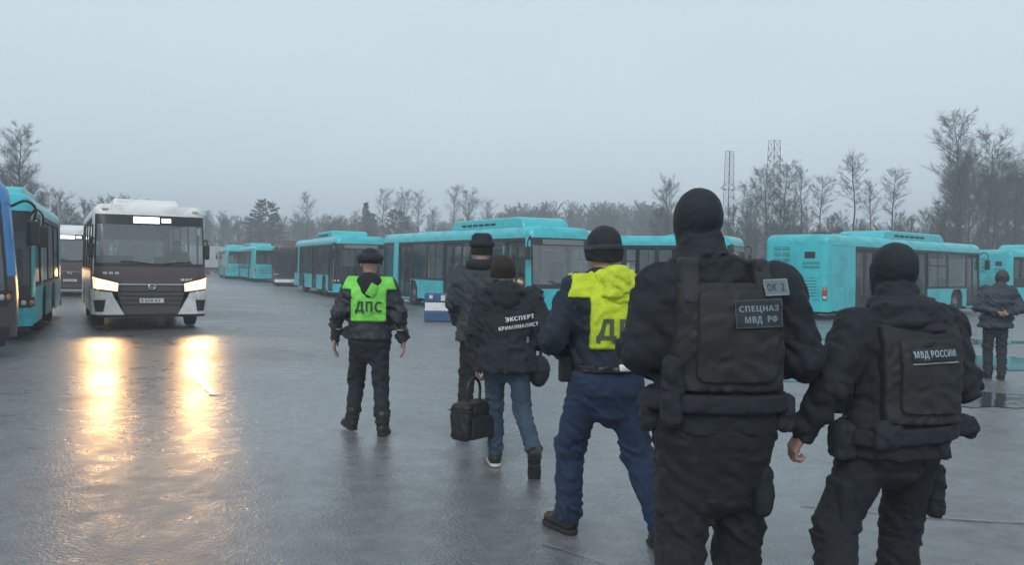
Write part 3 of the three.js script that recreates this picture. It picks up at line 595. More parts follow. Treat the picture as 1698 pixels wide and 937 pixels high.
{
  const tall = [401, 402, 403, 404].map((s) => bareTree(s, 18, { crownFrom: 0.34, spread: 0.17, prim: 62, sec: 9, twigs: 8, tw: 0.0115 }));
  const sparse = [411, 412, 413].map((s) => bareTree(s, 18, { crownFrom: 0.58, spread: 0.13, prim: 44, sec: 7, twigs: 6, up: 0.6, tw: 0.0115 }));
  const bushy = [421, 422, 423].map((s) => bareTree(s, 11, { crownFrom: 0.1, spread: 0.24, prim: 58, sec: 8, twigs: 6, up: 0.9, trunkR: 0.008, tw: 0.0125 }));
  const spruce = [431, 432].map((s) => conifer(s, 14)), pine = [441, 442].map((s) => conifer(s, 14, { from: 0.3, w: 0.2, pine: true }));
  // u = tangent of the bearing, d = distance, hgt = height in metres
  const T = (arr, k, baseH, u, d, hgt, label, group, bark = MT.bark, twig = MT.twig, name) => plantTree(0, arr[k % arr.length], u, d, hgt / baseH, k * 1.7, label, group, bark, twig, name);
  // tall clump at the right
  const clump = 'bare trees of the tall clump at right';
  T(tall, 0, 18, 0.523, 92, 18.3, 'tallest bare birch of the clump at right', null, MT.birch, MT.twig, 'birch_tree');
  T(tall, 1, 18, 0.554, 94, 16.4, 'bare birch second tallest in the clump at right', null, MT.birch, MT.twig, 'birch_tree');
  reseed(900);
  for (let k = 0; k < 22; k++) { const u = 0.485 + k / 22 * 0.17 + rr(-0.006, 0.006), d = rr(84, 118), hgt = (k < 4 ? rr(8.5, 11) : rr(11.5, 15.5)) * d / 100; const b = k % 3 !== 1; const s0 = seed; T(k % 4 === 3 ? bushy : tall, k, k % 4 === 3 ? 11 : 18, u, d, hgt, 'bare grey tree in the tall clump at right', clump, b ? MT.birch : MT.bark, k % 2 ? MT.twig : MT.twig2, b ? 'birch_tree' : 'bare_tree'); seed = s0; }
  // slim trees standing free in the middle
  const mid = [[0.297, 108, 14.2, 'broad', 0], [0.272, 110, 12.2, 'b', 1], [0.318, 106, 14.6, 'b', 2], [0.339, 112, 14.8, 's', 0], [0.359, 104, 13, 's', 1], [0.398, 98, 14.8, 's', 2], [0.420, 106, 12.5, 's', 0], [0.4435, 100, 13.6, 's', 1], [0.285, 104, 9.5, 'u', 2], [0.345, 98, 8, 'u', 0], [0.372, 96, 7.5, 'u', 1], [0.408, 94, 7, 'u', 2], [0.43, 97, 6.5, 'u', 0], [0.465, 96, 7.5, 'u', 1], [0.257, 112, 9.5, 'u', 1], [0.312, 96, 8.8, 'u', 1], [0.33, 101, 9.4, 'u', 2], [0.385, 105, 8.2, 'u', 0], [0.454, 104, 8.4, 'u', 2]];
  for (const [u, d, h, t, k] of mid) T(t === 's' ? sparse : t === 'u' ? bushy : tall, k, t === 'u' ? 11 : 18, u, d, h, t === 's' ? 'slim bare tree with a high crown between the tall man and the right clump' : t === 'u' ? 'low bushy bare tree in the gap left of the right clump' : 'bare birch beside the lattice masts behind the tall man', t === 's' ? 'slim free-standing trees' : t === 'u' ? 'low trees between the clumps' : 'birches beside the masts', t === 'u' ? MT.bark : MT.birch, t === 'b' ? MT.twig2 : MT.twig);
  T(tall, 3, 18, 0.185, 110, 12.8, 'bare tree rising just left of the tall man\'s head', null, MT.bark, MT.twig2);
  T(bushy, 1, 11, 0.172, 112, 9.2, 'low bare tree left of the tree beside the tall man\'s head', null, MT.bark, MT.twig);
  // left edge
  T(tall, 2, 18, -0.580, 82, 13.6, 'tall bare tree at the far left above the buses', null, MT.bark, MT.twig);
  reseed(950); const lf = 'bare trees above the left-hand buses';
  for (let k = 0; k < 14; k++) { const u = -0.61 + k * 0.016 + rr(-0.005, 0.005), d = rr(84, 104), hgt = (k < 4 ? rr(9, 11.5) : rr(7, 9)) * d / 95, s0 = seed; T(k % 3 ? bushy : tall, k, k % 3 ? 11 : 18, u, d, hgt, 'bare tree rising above the buses on the left', lf, MT.bark, k % 2 ? MT.twig : MT.twig2); seed = s0; }
  // evergreens in the far line
  T(pine, 0, 14, -0.290, 150, 12.6, 'dark pine above the distant teal bus, the broad one', null, MT.bark, MT.needle, 'pine_tree');
  T(pine, 1, 14, -0.302, 153, 10.5, 'dark pine touching the left side of the broad pine', null, MT.bark, MT.needle, 'pine_tree');
  T(pine, 1, 14, -0.277, 155, 8.6, 'smaller dark pine right of the broad pine', null, MT.bark, MT.needle, 'pine_tree');
  T(spruce, 0, 14, -0.172, 150, 12.8, 'narrow dark spruce above the bus with the black mask', null, MT.bark, MT.needle, 'spruce_tree');
  T(spruce, 1, 14, -0.163, 156, 11.2, 'second spruce just right of the narrow dark one', null, MT.bark, MT.needle, 'spruce_tree');
  T(pine, 0, 14, -0.137, 152, 11.4, 'dark pine above the rear of the bus with the big windshield', null, MT.bark, MT.needle, 'pine_tree');
  T(spruce, 0, 14, -0.055, 172, 9.5, 'small dark spruce in the far line, centre', null, MT.bark, MT.needle, 'spruce_tree');
  // far row of bare trees that can be told apart
  reseed(977); const fr = 'bare trees of the far line';
  const far = [[-0.240, 150, 13.4], [-0.153, 150, 14.6], [-0.128, 152, 14.2], [-0.112, 150, 14], [-0.07, 150, 15.3], [-0.054, 152, 14.4], [-0.032, 158, 13.2], [-0.2, 162, 10.5], [-0.215, 155, 10], [-0.256, 158, 10.6], [-0.322, 150, 9.5], [-0.09, 158, 11.5], [0.0, 165, 12.6], [0.022, 165, 11.8], [0.045, 168, 11.6], [0.07, 165, 12.2], [0.098, 165, 13.2], [0.115, 165, 11.5], [-0.34, 150, 10], [-0.36, 145, 10], [-0.4, 140, 9], [-0.186, 158, 11], [-0.015, 162, 11]];
  far.forEach(([u, d, h], k) => T(k % 3 === 2 ? tall : sparse, k, 18, u, d, h, 'slender bare tree in the hazy far tree line', fr, MT.bark, k % 2 ? MT.twig : MT.twig2));
  // the wood beyond, one mass
  const a = bareTree(461, 12, { crownFrom: 0.08, spread: 0.2, prim: 34, sec: 5, twigs: 3, up: 1.0, trunkR: 0.01, tw: 0.03 });
  const gm = merge([a.trunk, a.crown]); const N = 860, im = new THREE.InstancedMesh(gm, MT.scrub, N), D = new THREE.Object3D(); reseed(1234);
  for (let i = 0; i < N; i++) {
    const u = lerp(-1.05, 1.05, rnd()), d = rr(165, 235), rise = 0.5 * sstep(-0.08, 0.05, u) * (1 - sstep(0.16, 0.24, u)); const near = u > 0.24 ? 120 : u < -0.42 ? 116 : d, dd = u > 0.24 || u < -0.42 ? near + rr(-6, 40) : d;
    D.position.set(u * dd, 0, -dd); D.rotation.set(0, rnd() * 6.28, 0); const s = (0.92 + rise * 0.75 + rr(-0.12, 0.1)) * (dd / 200) * (u > 0.24 ? 1.1 : 1) * (u > 0.63 ? 1.55 : 1); D.scale.set(s * 1.15, s, s * 1.15); D.updateMatrix(); im.setMatrixAt(i, D.matrix);
  }
  add(im, 'distant_wood', 'hazy brown-grey wood behind the whole yard', 'wood', null, 'stuff');
  // dry bank and brush at the wood's foot
  const sb = bareTree(471, 3.2, { crownFrom: 0.02, spread: 0.34, prim: 26, sec: 4, twigs: 3, up: 1.2, trunkR: 0.006, tw: 0.014 }), sg = merge([sb.trunk, sb.crown]), N2 = 680, im2 = new THREE.InstancedMesh(sg, MT.scrub, N2);
  for (let i = 0; i < N2; i++) { const u = lerp(-0.95, 0.95, rnd()), dd = (u > 0.24 ? 92 : u < -0.42 ? 84 : 132) + rr(0, 26); D.position.set(u * dd, 0, -dd); D.rotation.set(0, rnd() * 6.28, 0); const s = rr(0.7, 1.5); D.scale.set(s * 1.3, s, s * 1.3); D.updateMatrix(); im2.setMatrixAt(i, D.matrix); }
  add(im2, 'undergrowth', 'leafless brush along the foot of the trees', 'brush', null, 'stuff');
  { const pos = [], idx = [], uv = []; const nu = 120; for (let i = 0; i <= nu; i++) { const u = lerp(-1.15, 1.15, i / nu), d0 = u > 0.24 ? 88 : u < -0.42 ? 80 : 128; const ds = lerp(d0, d0, 0); for (let j = 0; j <= 8; j++) { const d = ds + j * 14, y = j === 0 ? -0.06 : 0.25 + 0.9 * sstep(0, 3, j) + noise(u * 40, j * 0.9, 5) * 0.5; pos.push(u * d, y, -d); uv.push(u * d, d); } }
    for (let i = 0; i < nu; i++) for (let j = 0; j < 8; j++) { const q = i * 9 + j; idx.push(q, q + 9, q + 1, q + 1, q + 9, q + 10); }
    const g = new THREE.BufferGeometry(); g.setAttribute('position', new THREE.Float32BufferAttribute(pos, 3)); g.setAttribute('uv', new THREE.Float32BufferAttribute(uv, 2)); g.setIndex(idx); g.computeVertexNormals(); add(new THREE.Mesh(g, MT.grass), 'grass_bank', 'low bank of dry grass under the tree line', 'bank', null, 'structure'); }
}
// ------------------------------------------------------------------ lattice masts behind the wood
function mast(label, u, d, h, wb, wt, arms) {
  const g = new THREE.Group(); add(g, 'lattice_mast', label, 'mast'); g.position.set(u * d, 0, -d); g.rotation.y = 0.5;
  const m = std(0.4, 0.41, 0.42, 0.6), W = (y) => lerp(wb, wt, Math.pow(y / h, 0.8)) / 2, c = [[-1, -1], [1, -1], [1, 1], [-1, 1]];
  for (const [sx, sz] of c) { const s = new Sticks(); s.seg(V(sx * W(0), -0.2, sz * W(0)), V(sx * W(h), h, sz * W(h)), 0.045, 0.035, 5); part('leg', s.build(), m, g); }
  let y = 0; while (y < h - 0.8) { const y1 = Math.min(h, y + Math.max(1.2, W(y) * 2.0)), s = new Sticks(); for (let k = 0; k < 4; k++) { const a = c[k], b = c[(k + 1) % 4]; s.seg(V(a[0] * W(y), y, a[1] * W(y)), V(b[0] * W(y1), y1, b[1] * W(y1)), 0.02, 0.02, 3); s.seg(V(b[0] * W(y), y, b[1] * W(y)), V(a[0] * W(y1), y1, a[1] * W(y1)), 0.02, 0.02, 3); s.seg(V(a[0] * W(y1), y1, a[1] * W(y1)), V(b[0] * W(y1), y1, b[1] * W(y1)), 0.02, 0.02, 3); } part('brace', s.build(), m, g); y = y1; }
  for (const [ya, l] of arms) { const s = new Sticks(); for (const q of [-1, 1]) { s.seg(V(q * W(ya), ya, 0), V(q * l, ya + 0.2, 0), 0.09, 0.05, 4); s.seg(V(q * W(ya), ya + 1.1, 0), V(q * l, ya + 0.2, 0), 0.07, 0.05, 4); } part('cross_arm', s.build(), m, g); }
}
mast('thinner lattice mast just right of the tall man\'s head', 0.2515, 132, 20, 1.5, 0.9, [[14, 1.6]]);
mast('taller lattice mast rising among the birches', 0.3035, 128, 21.2, 1.9, 1.2, [[15, 1.5], [18, 1.3]]);

// ------------------------------------------------------------------ people: distance fields meshed with surface nets
function surfaceNets(sdf, lo, hi, cell) {
  const nx = Math.ceil((hi[0] - lo[0]) / cell) + 1, ny = Math.ceil((hi[1] - lo[1]) / cell) + 1, nz = Math.ceil((hi[2] - lo[2]) / cell) + 1;
  const F = new Float32Array(nx * ny * nz);
  for (let k = 0, q = 0; k < nz; k++) for (let j = 0; j < ny; j++) for (let i = 0; i < nx; i++, q++) {
    F[q] = sdf(lo[0] + i * cell, lo[1] + j * cell, lo[2] + k * cell);
    if (F[q] > 0.12) { const skip = Math.min(nx - 1 - i, Math.floor((F[q] - 0.06) * 0.55 / cell)); for (let s = 0; s < skip; s++) { i++; q++; F[q] = F[q - 1]; } }
  }
  const at = (i, j, k) => (k * ny + j) * nx + i, id = new Int32Array(nx * ny * nz).fill(-1), pos = [], idx = [];
  const E = [[0, 1], [2, 3], [4, 5], [6, 7], [0, 2], [1, 3], [4, 6], [5, 7], [0, 4], [1, 5], [2, 6], [3, 7]], C = [0, 1, 2, 3, 4, 5, 6, 7].map((c) => [c & 1, (c >> 1) & 1, (c >> 2) & 1]);
  for (let k = 0; k < nz - 1; k++) for (let j = 0; j < ny - 1; j++) for (let i = 0; i < nx - 1; i++) {
    let m = 0; const v = []; for (let c = 0; c < 8; c++) { const f = F[at(i + C[c][0], j + C[c][1], k + C[c][2])]; v.push(f); if (f < 0) m |= 1 << c; }
    if (m === 0 || m === 255) continue;
    let x = 0, y = 0, z = 0, n = 0; for (const [a, b] of E) { if ((v[a] < 0) === (v[b] < 0)) continue; const t = v[a] / (v[a] - v[b]); x += lerp(C[a][0], C[b][0], t); y += lerp(C[a][1], C[b][1], t); z += lerp(C[a][2], C[b][2], t); n++; }
    id[at(i, j, k)] = pos.length / 3; pos.push(lo[0] + (i + x / n) * cell, lo[1] + (j + y / n) * cell, lo[2] + (k + z / n) * cell);
  }
  const quad = (a, b, c, d, flip) => { if (a < 0 || b < 0 || c < 0 || d < 0) return; if (flip) idx.push(a, c, b, a, d, c); else idx.push(a, b, c, a, c, d); };
  for (let k = 1; k < nz - 1; k++) for (let j = 1; j < ny - 1; j++) for (let i = 1; i < nx - 1; i++) {
    const f = F[at(i, j, k)] < 0;
    if (f !== F[at(i + 1, j, k)] < 0) quad(id[at(i, j - 1, k - 1)], id[at(i, j, k - 1)], id[at(i, j, k)], id[at(i, j - 1, k)], !f);
    if (f !== F[at(i, j + 1, k)] < 0) quad(id[at(i - 1, j, k - 1)], id[at(i - 1, j, k)], id[at(i, j, k)], id[at(i, j, k - 1)], !f);
    if (f !== F[at(i, j, k + 1)] < 0) quad(id[at(i - 1, j - 1, k)], id[at(i, j - 1, k)], id[at(i, j, k)], id[at(i - 1, j, k)], !f);
  }
  const g = new THREE.BufferGeometry(); g.setAttribute('position', new THREE.Float32BufferAttribute(pos, 3)); g.setIndex(idx); g.computeVertexNormals();
  const uv = new Float32Array(pos.length / 3 * 2); for (let i = 0; i < uv.length / 2; i++) { uv[2 * i] = pos[3 * i] * 0.8 + pos[3 * i + 2] * 0.9; uv[2 * i + 1] = pos[3 * i + 1] + pos[3 * i + 2] * 0.25; }
  g.setAttribute('uv', new THREE.BufferAttribute(uv, 2)); return g;
}
const smin = (a, b, k) => { const h = Math.max(k - Math.abs(a - b), 0) / k; return Math.min(a, b) - h * h * k * 0.25; };
const cone = (a, b, ra, rb) => { const dx = b[0] - a[0], dy = b[1] - a[1], dz = b[2] - a[2], l2 = dx * dx + dy * dy + dz * dz || 1e-9; return (x, y, z) => { const px = x - a[0], py = y - a[1], pz = z - a[2]; let t = (px * dx + py * dy + pz * dz) / l2; t = t < 0 ? 0 : t > 1 ? 1 : t; const qx = px - dx * t, qy = py - dy * t, qz = pz - dz * t; return Math.sqrt(qx * qx + qy * qy + qz * qz) - (ra + (rb - ra) * t); }; };
const ball = (c, r) => (x, y, z) => { const a = (x - c[0]) / r[0], b = (y - c[1]) / r[1], d = (z - c[2]) / r[2], k0 = Math.sqrt(a * a + b * b + d * d), a1 = a / r[0], b1 = b / r[1], d1 = d / r[2], k1 = Math.sqrt(a1 * a1 + b1 * b1 + d1 * d1); return k1 < 1e-6 ? -Math.min(...r) : k0 * (k0 - 1) / k1; };
const rbox = (c, h, r) => (x, y, z) => { const a = Math.abs(x - c[0]) - h[0] + r, b = Math.abs(y - c[1]) - h[1] + r, d = Math.abs(z - c[2]) - h[2] + r; return Math.hypot(Math.max(a, 0), Math.max(b, 0), Math.max(d, 0)) + Math.min(Math.max(a, b, d), 0) - r; };
const ridge = (x, y, z) => { const n = noise(x, y, z); return 1 - Math.abs(n) * 2.2; };

const billow = (x, y, z) => { const w = noise(x * 0.5, y * 0.5, z * 0.5 + 9) * 1.3; return Math.abs(noise(x + w, y - w, z + w)) * 2.4 - 0.5 + (Math.abs(noise(x * 2.1 + 5, y * 2.1 + w, z * 2.1)) * 2.4 - 0.5) * 0.42; };
// shared shapes: head (chin to crown 0.235 m, centred between the ears, facing -z), hands, shoes
const headField = (withEars) => {
  const skull = ball([0, 0.035, 0.012], [0.078, 0.092, 0.098]), face = ball([0, -0.03, -0.022], [0.064, 0.092, 0.078]), jaw = ball([0, -0.085, -0.045], [0.044, 0.034, 0.045]), nose = cone([0, 0.012, -0.094], [0, -0.028, -0.112], 0.009, 0.014), brow = cone([-0.035, 0.024, -0.084], [0.035, 0.024, -0.084], 0.014, 0.014), lips = ball([0, -0.062, -0.088], [0.024, 0.010, 0.014]);
  const ears = [-1, 1].map((s) => ball([s * 0.083, -0.008, 0.012], [0.012, 0.032, 0.019])), eyes = [-1, 1].map((s) => ball([s * 0.032, 0.002, -0.094], [0.019, 0.012, 0.02])), neck = cone([0, -0.06, 0.02], [0, -0.17, 0.035], 0.052, 0.058);
  return (x, y, z) => { let d = smin(skull(x, y, z), face(x, y, z), 0.05); d = smin(d, jaw(x, y, z), 0.04); d = smin(d, brow(x, y, z), 0.02); d = -smin(-d, Math.min(eyes[0](x, y, z), eyes[1](x, y, z)), 0.012); d = smin(d, nose(x, y, z), 0.014); d = smin(d, lips(x, y, z), 0.01); if (withEars) d = smin(d, Math.min(ears[0](x, y, z), ears[1](x, y, z)), 0.008); return smin(d, neck(x, y, z), 0.03); };
};
const headSdf = headField(true), headBare = headField(false);
const skinC = [0.36, 0.215, 0.175];
function colored(g, fn) { const p = g.attributes.position, c = new Float32Array(p.count * 3); for (let i = 0; i < p.count; i++) { const q = fn(p.getX(i), p.getY(i), p.getZ(i)); c[3 * i] = q[0]; c[3 * i + 1] = q[1]; c[3 * i + 2] = q[2]; } g.setAttribute('color', new THREE.BufferAttribute(c, 3)); return g; }
const makeHead = (field) => {
  const g = colored(surfaceNets(field, [-0.12, -0.17, -0.15], [0.12, 0.15, 0.14], 0.005), (x, y, z) => { if (Math.hypot(x / 0.024, (y + 0.062) / 0.010) < 1 && z < -0.07) return [0.36, 0.13, 0.11]; if (Math.abs(y - 0.026) < 0.006 && Math.abs(Math.abs(x) - 0.034) < 0.017 && z < -0.06) return [0.06, 0.045, 0.04]; return skinC; });
  const list = [g.toNonIndexed()]; for (const s of [-1, 1]) for (const [r, z, c] of [[0.0125, -0.082, [0.7, 0.68, 0.65]], [0.0062, -0.0895, [0.05, 0.04, 0.03]]]) { const e = new THREE.SphereGeometry(r, 10, 8); e.translate(s * 0.032, 0.003, z); list.push(colored(e.toNonIndexed(), () => c)); }
  return merge(list);
};
const headGeo = makeHead(headSdf), headGeoBare = makeHead(headBare); // ears lie flat under a tight mask
function handGeoMake(curl) { // left hand hanging: wrist at origin, fingers down, palm towards +x, thumb forward (-z)
  const list = [rbox([0, -0.052, 0], [0.014, 0.046, 0.040], 0.013), cone([0, 0.03, 0], [0, -0.02, 0], 0.026, 0.024)], lens = [[0.042, 0.026, 0.022], [0.046, 0.030, 0.024], [0.043, 0.028, 0.023], [0.034, 0.021, 0.019]];
  lens.forEach((l, i) => { let p = [0, -0.094 + (i === 3 ? 0.008 : i === 0 ? 0.002 : 0), -0.030 + i * 0.0205], a = 0.1 + curl * 0.45; for (let k = 0; k < 3; k++) { const e = [p[0] + Math.sin(a) * l[k], p[1] - Math.cos(a) * l[k], p[2] + (i - 1.5) * 0.002]; list.push(cone(p, e, 0.0092 - k * 0.0007, 0.0085 - k * 0.0007)); p = e; a += curl; } });
  list.push(cone([0.004, -0.022, -0.030], [0.016, -0.055, -0.056], 0.013, 0.011), cone([0.016, -0.055, -0.056], [0.024 + curl * 0.006, -0.088, -0.058 + curl * 0.012], 0.0105, 0.0085));
  const sdf = (x, y, z) => { let d = 1; for (let i = 0; i < list.length; i++) d = smin(d, list[i](x, y, z), i < 2 ? 0.03 : 0.006); return d; };
  return colored(surfaceNets(sdf, [-0.05, -0.22, -0.09], [0.12, 0.06, 0.07], 0.0045), () => skinC).toNonIndexed();
}
const hands = { relaxed: handGeoMake(0.35), grip: handGeoMake(1.15) };
const shoeGeo = (() => {
  const a = cone([0, 0.055, 0.045], [0, 0.048, -0.07], 0.047, 0.042), b = cone([0, 0.048, -0.07], [0, 0.04, -0.155], 0.044, 0.034), c = cone([0, 0.075, 0.03], [0, 0.19, 0.045], 0.052, 0.056), lace = ball([0, 0.095, -0.03], [0.036, 0.026, 0.06]);
  const up = (x, y, z) => Math.max(smin(smin(smin(a(x, y, z), b(x, y, z), 0.03), c(x, y, z), 0.03), lace(x, y, z), 0.03) - 0.003 * ridge(x * 30, y * 24, z * 24), 0.022 - y);
  const sl = (x, y, z) => { const t = clamp((0.055 - z) / 0.22, 0, 1), dz = z - lerp(0.05, -0.15, t), r = 0.047 + 0.008 * Math.sin(t * 3.14) - (t > 0.25 && t < 0.55 ? 0.004 : 0); const d2 = Math.hypot(x, t <= 0 || t >= 1 ? dz : 0) - r, heel = z > 0.02 || z < -0.02 ? 0.0 : 0.008; return Math.max(d2, Math.abs(y - 0.013 - heel / 2) - 0.014 + heel / 2); };
  return { up: surfaceNets(up, [-0.08, 0, -0.22], [0.08, 0.27, 0.13], 0.006), low: surfaceNets((x, y, z) => Math.max(up(x, y, z), y - 0.115), [-0.08, 0, -0.22], [0.08, 0.14, 0.13], 0.006), sole: surfaceNets(sl, [-0.08, -0.02, -0.24], [0.08, 0.05, 0.14], 0.006) };
})();

const weave = tex(256, (() => { const a = fbm(256, [20, 64, 128], [0.6, 1, 1], 501); return (i, j) => a[j * 256 + i]; })(), false, 6);
const clothMap = (() => { const a = fbm(256, [3, 7, 16, 50, 120], [1, 1, 0.8, 0.7, 0.6], 521); return tex(256, (i, j) => { const v = 0.78 + 0.42 * (a[j * 256 + i] - 0.4); return [v, v, v]; }, true, 1.6); })();
const cloth = (r, g, b, rough = 0.85, o = {}) => new THREE.MeshPhysicalMaterial({ color: rgb(r, g, b), map: clothMap, roughness: rough, bumpMap: weave, bumpScale: 0.0015, sheen: o.sheen ?? 0.15, sheenRoughness: 0.6, sheenColor: rgb(0.3, 0.35, 0.4) });
const MC = {
  skin: new THREE.MeshStandardMaterial({ vertexColors: true, color: 0xffffff, roughness: 0.6 }),
  black: cloth(0.011, 0.017, 0.025), black2: cloth(0.015, 0.022, 0.031), navy: cloth(0.015, 0.027, 0.048), navyTrouser: cloth(0.015, 0.038, 0.095), jeans: cloth(0.045, 0.085, 0.135), grey: cloth(0.05, 0.055, 0.06), jacket1: cloth(0.022, 0.03, 0.04, 0.6), puffer: cloth(0.03, 0.044, 0.072, 0.6),
  green: cloth(0.27, 0.95, 0.12, 0.7), yellow: cloth(0.74, 0.93, 0.03, 0.7), leather: std(0.014, 0.014, 0.015, 0.45), sole: std(0.02, 0.02, 0.02, 0.9), soleW: std(0.55, 0.55, 0.54, 0.8), hair: cloth(0.03, 0.022, 0.018, 0.9), hairGrey: cloth(0.12, 0.115, 0.11, 0.9), belt: std(0.68, 0.68, 0.66, 0.6), strap: cloth(0.03, 0.034, 0.04, 0.8), reflect: std(0.2, 0.215, 0.225, 0.5),
};
const vec = (p, k = 1) => [p[0] * k, p[1] * k, p[2] * k];

function figure(spec) {
  const root = new THREE.Group(); add(root, 'person', spec.label, 'person', spec.group);
  const sc = spec.H / 1.75; root.position.set(spec.at[0], 0, -spec.at[1]); root.rotation.y = spec.turn ?? 0; root.scale.setScalar(sc);
  const J = { pelvis: [0, 0.95, 0], chest: [0, 1.28, 0], neck: [0, 1.47, 0.005], head: [0, 1.633, -0.015], shL: [-0.185, 1.415, 0.005], shR: [0.185, 1.415, 0.005], elL: [-0.245, 1.14, 0.03], elR: [0.245, 1.14, 0.03], wrL: [-0.27, 0.89, -0.03], wrR: [0.27, 0.89, -0.03], hipL: [-0.095, 0.9, 0], hipR: [0.095, 0.9, 0], knL: [-0.105, 0.49, -0.02], knR: [0.105, 0.49, -0.02], anL: [-0.115, 0.1, 0.01], anR: [0.115, 0.1, 0.01], ...spec.j };
  const cell = spec.cell ?? 0.012, bulk = spec.bulk ?? 1, offs = (y) => { const P = [J.pelvis, J.chest, J.neck]; const k = y < P[1][1] ? 0 : 1, t = clamp((y - P[k][1]) / (P[k + 1][1] - P[k][1]), k === 0 ? -0.6 : 0, 1.2); return [lerp(P[k][0], P[k + 1][0], t), lerp(P[k][2], P[k + 1][2], t)]; };
  const sections = (S, grow = 0) => (x, y, z) => { let i = 0; while (i < S.length - 2 && y > S[i + 1][0]) i++; const t = clamp((y - S[i][0]) / (S[i + 1][0] - S[i][0]), 0, 1), u = t * t * (3 - 2 * t), a = lerp(S[i][1], S[i + 1][1], u) + grow, b = lerp(S[i][2], S[i + 1][2], u) + grow, o = offs(y), dx = Math.abs(x - o[0]) / a, dz = Math.abs(z - o[1]) / b, q = Math.pow(Math.pow(dx, 2.4) + Math.pow(dz, 2.4), 1 / 2.4); return Math.max((q - 1) * Math.min(a, b), S[0][0] - y - grow, y - S[S.length - 1][0] - grow); };
  // ---- body: slim figure, head and hands in one mesh
  {
    const S = [[0.82, 0.14, 0.09], [0.95, 0.145, 0.095], [1.08, 0.125, 0.085], [1.25, 0.145, 0.1], [1.38, 0.15, 0.095], [1.44, 0.12, 0.08], [1.5, 0.06, 0.06]];
    const prim = [sections(S), cone(J.neck, J.head, 0.055, 0.05)];
    for (const s of ['L', 'R']) prim.push(cone(J['sh' + s], J['el' + s], 0.042, 0.034), cone(J['el' + s], J['wr' + s], 0.034, 0.025), cone(J['hip' + s], J['kn' + s], 0.075, 0.05), cone(J['kn' + s], [0, 1, 2].map((i) => lerp(J['kn' + s][i], J['an' + s][i], 0.9)), 0.047, 0.027));
    const sdf = (x, y, z) => { let d = 9; for (const p of prim) d = smin(d, p(x, y, z), 0.03); return d; };
    const list = [colored(surfaceNets(sdf, [-0.62, 0.04, -0.6], [0.62, 1.62, 0.6], 0.02), () => skinC).toNonIndexed()];
    const m = new THREE.Matrix4(), hq = new THREE.Quaternion().setFromEuler(new THREE.Euler(...(spec.headTurn ?? [0, 0, 0])));
    list.push((spec.masked ? headGeoBare : headGeo).clone().applyMatrix4(m.compose(V(...J.head), hq, V(1, 1, 1))));
    for (const s of ['L', 'R']) { const el = V(...J['el' + s]), wr = V(...J['wr' + s]), d = wr.clone().sub(el).normalize(), q = new THREE.Quaternion().setFromUnitVectors(V(0, -1, 0), d); if (spec['twist' + s]) q.multiply(new THREE.Quaternion().setFromAxisAngle(V(0, 1, 0), spec['twist' + s])); const hg = (spec['hand' + s] === 'grip' ? hands.grip : hands.relaxed).clone(); if (s === 'R') { hg.scale(-1, 1, 1); const p = hg.attributes.position, n = hg.attributes.normal; for (let i = 0; i < p.count; i += 3) for (const at of [p, n]) { const t = [at.getX(i + 1), at.getY(i + 1), at.getZ(i + 1)]; at.setXYZ(i + 1, at.getX(i + 2), at.getY(i + 2), at.getZ(i + 2)); at.setXYZ(i + 2, ...t); } } list.push(hg.applyMatrix4(m.compose(wr, q, V(1, 1, 1)))); }
    part('body', merge(list), MC.skin, root);
  }
  // ---- trousers
  const tb = spec.baggy ?? 1, T = spec.trousers;
  {
    const cr = spec.crotch ?? 0.74, prim = [], pel = sections([[cr - 0.05, 0.03, 0.05], [cr + 0.03, 0.10 * tb, 0.095 * tb], [0.86, 0.178 * tb, 0.132 * tb], [0.96, 0.172 * tb, 0.125 * tb], [1.04, 0.155 * tb, 0.115 * tb]]);
    for (const s of ['L', 'R']) { const kn = J['kn' + s], an = J['an' + s]; prim.push(cone(J['hip' + s], kn, 0.098 * tb, 0.078 * tb), cone(kn, [lerp(kn[0], an[0], 0.96), lerp(kn[1], an[1], 0.96), lerp(kn[2], an[2], 0.96)], 0.076 * tb, (spec.cuff ?? 0.068) * tb)); }
    const sdf = (x, y, z) => {
      const l = smin(prim[0](x, y, z), prim[1](x, y, z), 0.03), r = smin(prim[2](x, y, z), prim[3](x, y, z), 0.03); let d = Math.min(l, r); d = smin(d, pel(x, y, z), 0.05);
      if (d < 0.05) { const k = 0.35 + 0.9 * Math.exp(-(((y - 0.5) / 0.12) ** 2)) + 1.3 * Math.exp(-(((y - 0.17) / 0.12) ** 2)) + 0.5 * Math.exp(-(((y - 0.8) / 0.1) ** 2)); d -= 0.0115 * k * billow(x * 9 + 3, y * 15 + x * 7, z * 9 + (spec.nseed ?? 0)) - 0.002; }
      return Math.max(d, Math.min(0.05, 9) && (y < 0.3 ? Math.min(cuffCut('L', x, y, z), cuffCut('R', x, y, z)) : -1));
    };
    function cuffCut(s, x, y, z) { const kn = J['kn' + s], an = J['an' + s], dx = kn[0] - an[0], dy = kn[1] - an[1], dz = kn[2] - an[2], l = Math.hypot(dx, dy, dz); return -((x - an[0]) * dx + (y - an[1]) * dy + (z - an[2]) * dz) / l - 0.045; }
    const t = part('trousers', surfaceNets(sdf, [-0.55, 0.0, -0.55], [0.55, 1.06, 0.55], cell), T, root);
    spec.trouserSdf = sdf; root.userData.none = undefined; delete root.userData.none; spec.trouserMesh = t;
  }
